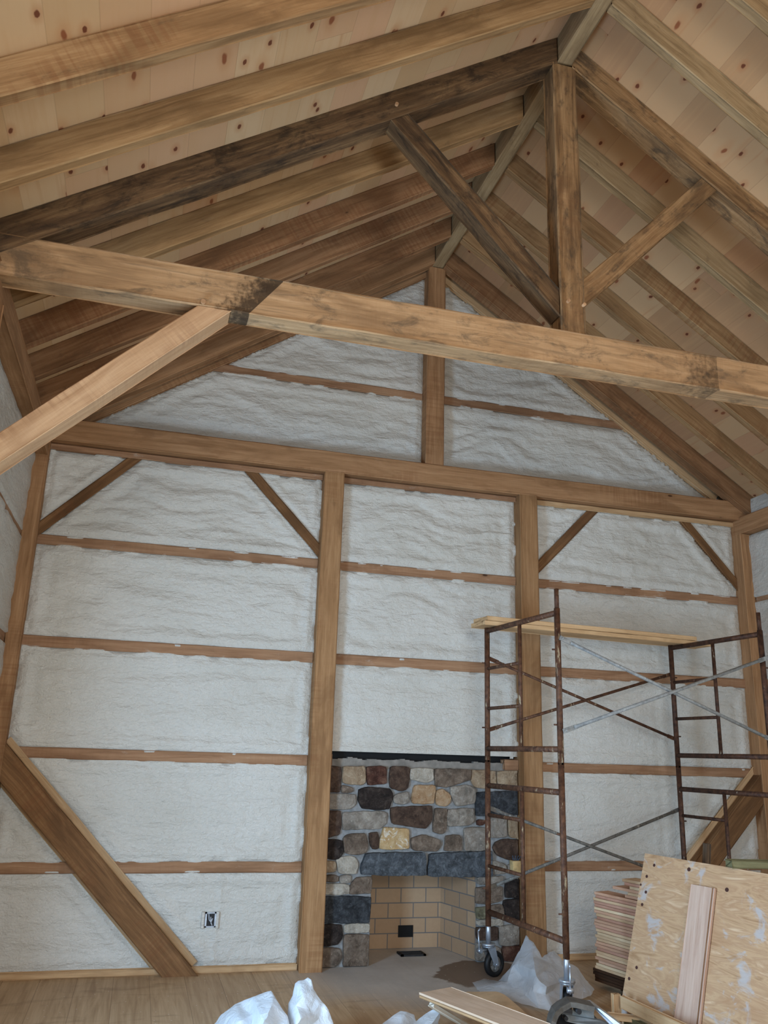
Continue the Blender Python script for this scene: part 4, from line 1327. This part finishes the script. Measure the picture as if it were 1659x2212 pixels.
# grooved tan board resting on a pale stick
q0, q1 = atz(905, 2143, 0.215), atz(972, 2130, 0.215)
e = atz(1080, 2212, 0.215)
bdv = (e - q0).normalized()
wv = (q1 - q0); wv = wv - bdv * wv.dot(bdv); wd = wv.length; wv.normalize()
gb = empty('grooved_board', q0)
tag(gb, 'tan tongue-and-groove board poking in from the bottom edge', 'board')
M_gb = wood('wood_grooved_board', (230, 206, 182), (220, 194, 168), (204, 176, 148), 0.05, (150, 120, 90), 0, 0.0, 0.0)
for z, in ((-0.008,), (-0.024,)):
    ctr = q0 + wv * wd / 2 + V((0, 0, z))
    t = timber('board_face' if z > -0.01 else 'board_underside', ctr, ctr + bdv * 1.0, wd - (0 if z > -.01 else 0.002), 0.0135, M_gb if z > -0.01 else M_strip, bev=0.003, jit=0)
    put_parent(t, gb)
ctr = q0 + wv * (wd / 2 + 0.004) + V((0, 0, -0.016))
t = timber('board_core', ctr, ctr + bdv * 1.0, wd - 0.01, 0.008, M_red, bev=0.001, jit=0)
put_parent(t, gb)
p0, p1 = atz(932, 2170, 0.17), atz(1008, 2216, 0.02)
t = timber('wood_stick', p0, p1 + (p1 - p0) * 0.05, 0.05, 0.03, wood('wood_white_stick', (226, 216, 200), (214, 202, 184), (196, 182, 160), 0, (190, 170, 150), 0, 0.1, 0.0))
tag(t, 'white-painted stick propping up the grooved board', 'stick')
p = q0 + bdv * 0.75 + wv * 0.04
t = timber('wood_offcut', V((p.x, p.y, 0)), V((p.x, p.y, 0.183)), 0.09, 0.09, M_strip, upv=(1, 0, 0))
tag(t, 'wooden block under the near end of the grooved board', 'block')

# metal tool at the bottom edge: curved dark rim, grey plates and a rail
tool = empty('metal_tool', atz(1250, 2225, 0.0))
tag(tool, 'grey metal power tool with a curved dark rim at the bottom edge', 'tool')
rim_px = [(1186, 2240, .16), (1192, 2205, .23), (1200, 2186, .265), (1213, 2175, .285), (1232, 2165, .305), (1246, 2166, .305), (1285, 2175, .29)]
pts = [atz(*q) for q in rim_px]
bm = bmesh.new()
prev = None
dn = (fwd * 0.5 + V((0, 0, 0))).normalized()
for i, p_ in enumerate(pts):
    tgt = (pts[min(i + 1, len(pts) - 1)] - pts[max(i - 1, 0)]).normalized()
    inn = tgt.cross(V((0.25, 0.97, 0))).normalized()
    if inn.z > 0: inn = -inn
    dpt = V((0.03, 0.11, 0))
    ring = [bm.verts.new(q) for q in (p_, p_ + inn * 0.026, p_ + inn * 0.026 + dpt, p_ + dpt)]
    if prev:
        for k in range(4): bm.faces.new((prev[k], prev[(k + 1) % 4], ring[(k + 1) % 4], ring[k]))
    else: bm.faces.new(ring)
    prev = ring
bm.faces.new(prev)
obj('curved_rim', bm, M_toolblack, tool)


def plate(name, pix, thick, mat):
    bm = bmesh.new()
    a = [atz(*q) for q in pix]
    fr = [bm.verts.new(q) for q in a]; bk = [bm.verts.new(q + thick) for q in a]
    bm.faces.new(fr); bm.faces.new(bk)
    for i in range(len(a)): bm.faces.new((fr[i], fr[(i + 1) % len(a)], bk[(i + 1) % len(a)], bk[i]))
    return obj(name, bm, mat, tool)


plate('front_plate', [(1215, 2190, .235), (1300, 2206, .21), (1345, 2222, .17), (1300, 2225, .165), (1222, 2206, .205)], V((0.01, 0.035, 0)), M_toolgrey)
plate('side_rail', [(1263, 2164, .29), (1274, 2164, .29), (1342, 2214, .21), (1342, 2228, .18), (1330, 2226, .18), (1283, 2178, .26)], V((0.02, 0.03, 0.0)), M_zinc)
plate('back_plate', [(1238, 2174, .27), (1282, 2180, .255), (1284, 2202, .21), (1236, 2196, .22)], V((0.01, 0.02, 0)), M_toolgrey)
plate('tool_body', [(1196, 2215, .17), (1215, 2186, .22), (1290, 2200, .19), (1300, 2240, .10), (1196, 2250, .10)], V((0.06, 0.16, -0.02)), M_blackpl)
bm = bmesh.new()
c = atz(1247, 2182, .262)
add_tube(bm, c + V((-0.004, -0.03, 0)), c + V((0.004, 0.02, 0)), 0.014, 14)
c = atz(1221, 2198, .225)
add_tube(bm, c + V((-0.004, -0.02, 0)), c + V((0.004, 0.02, 0)), 0.011, 12)
obj('bolt', bm, M_iron, tool)
bm = bmesh.new()
add_box(bm, (atz(1250, 2225, 0).x - 0.10, atz(1250, 2225, 0).y - 0.55, 0), (atz(1250, 2225, 0).x + 0.06, atz(1250, 2225, 0).y - 0.15, 0.10), 0.01)
obj('tool_base', bm, M_blackpl, tool)
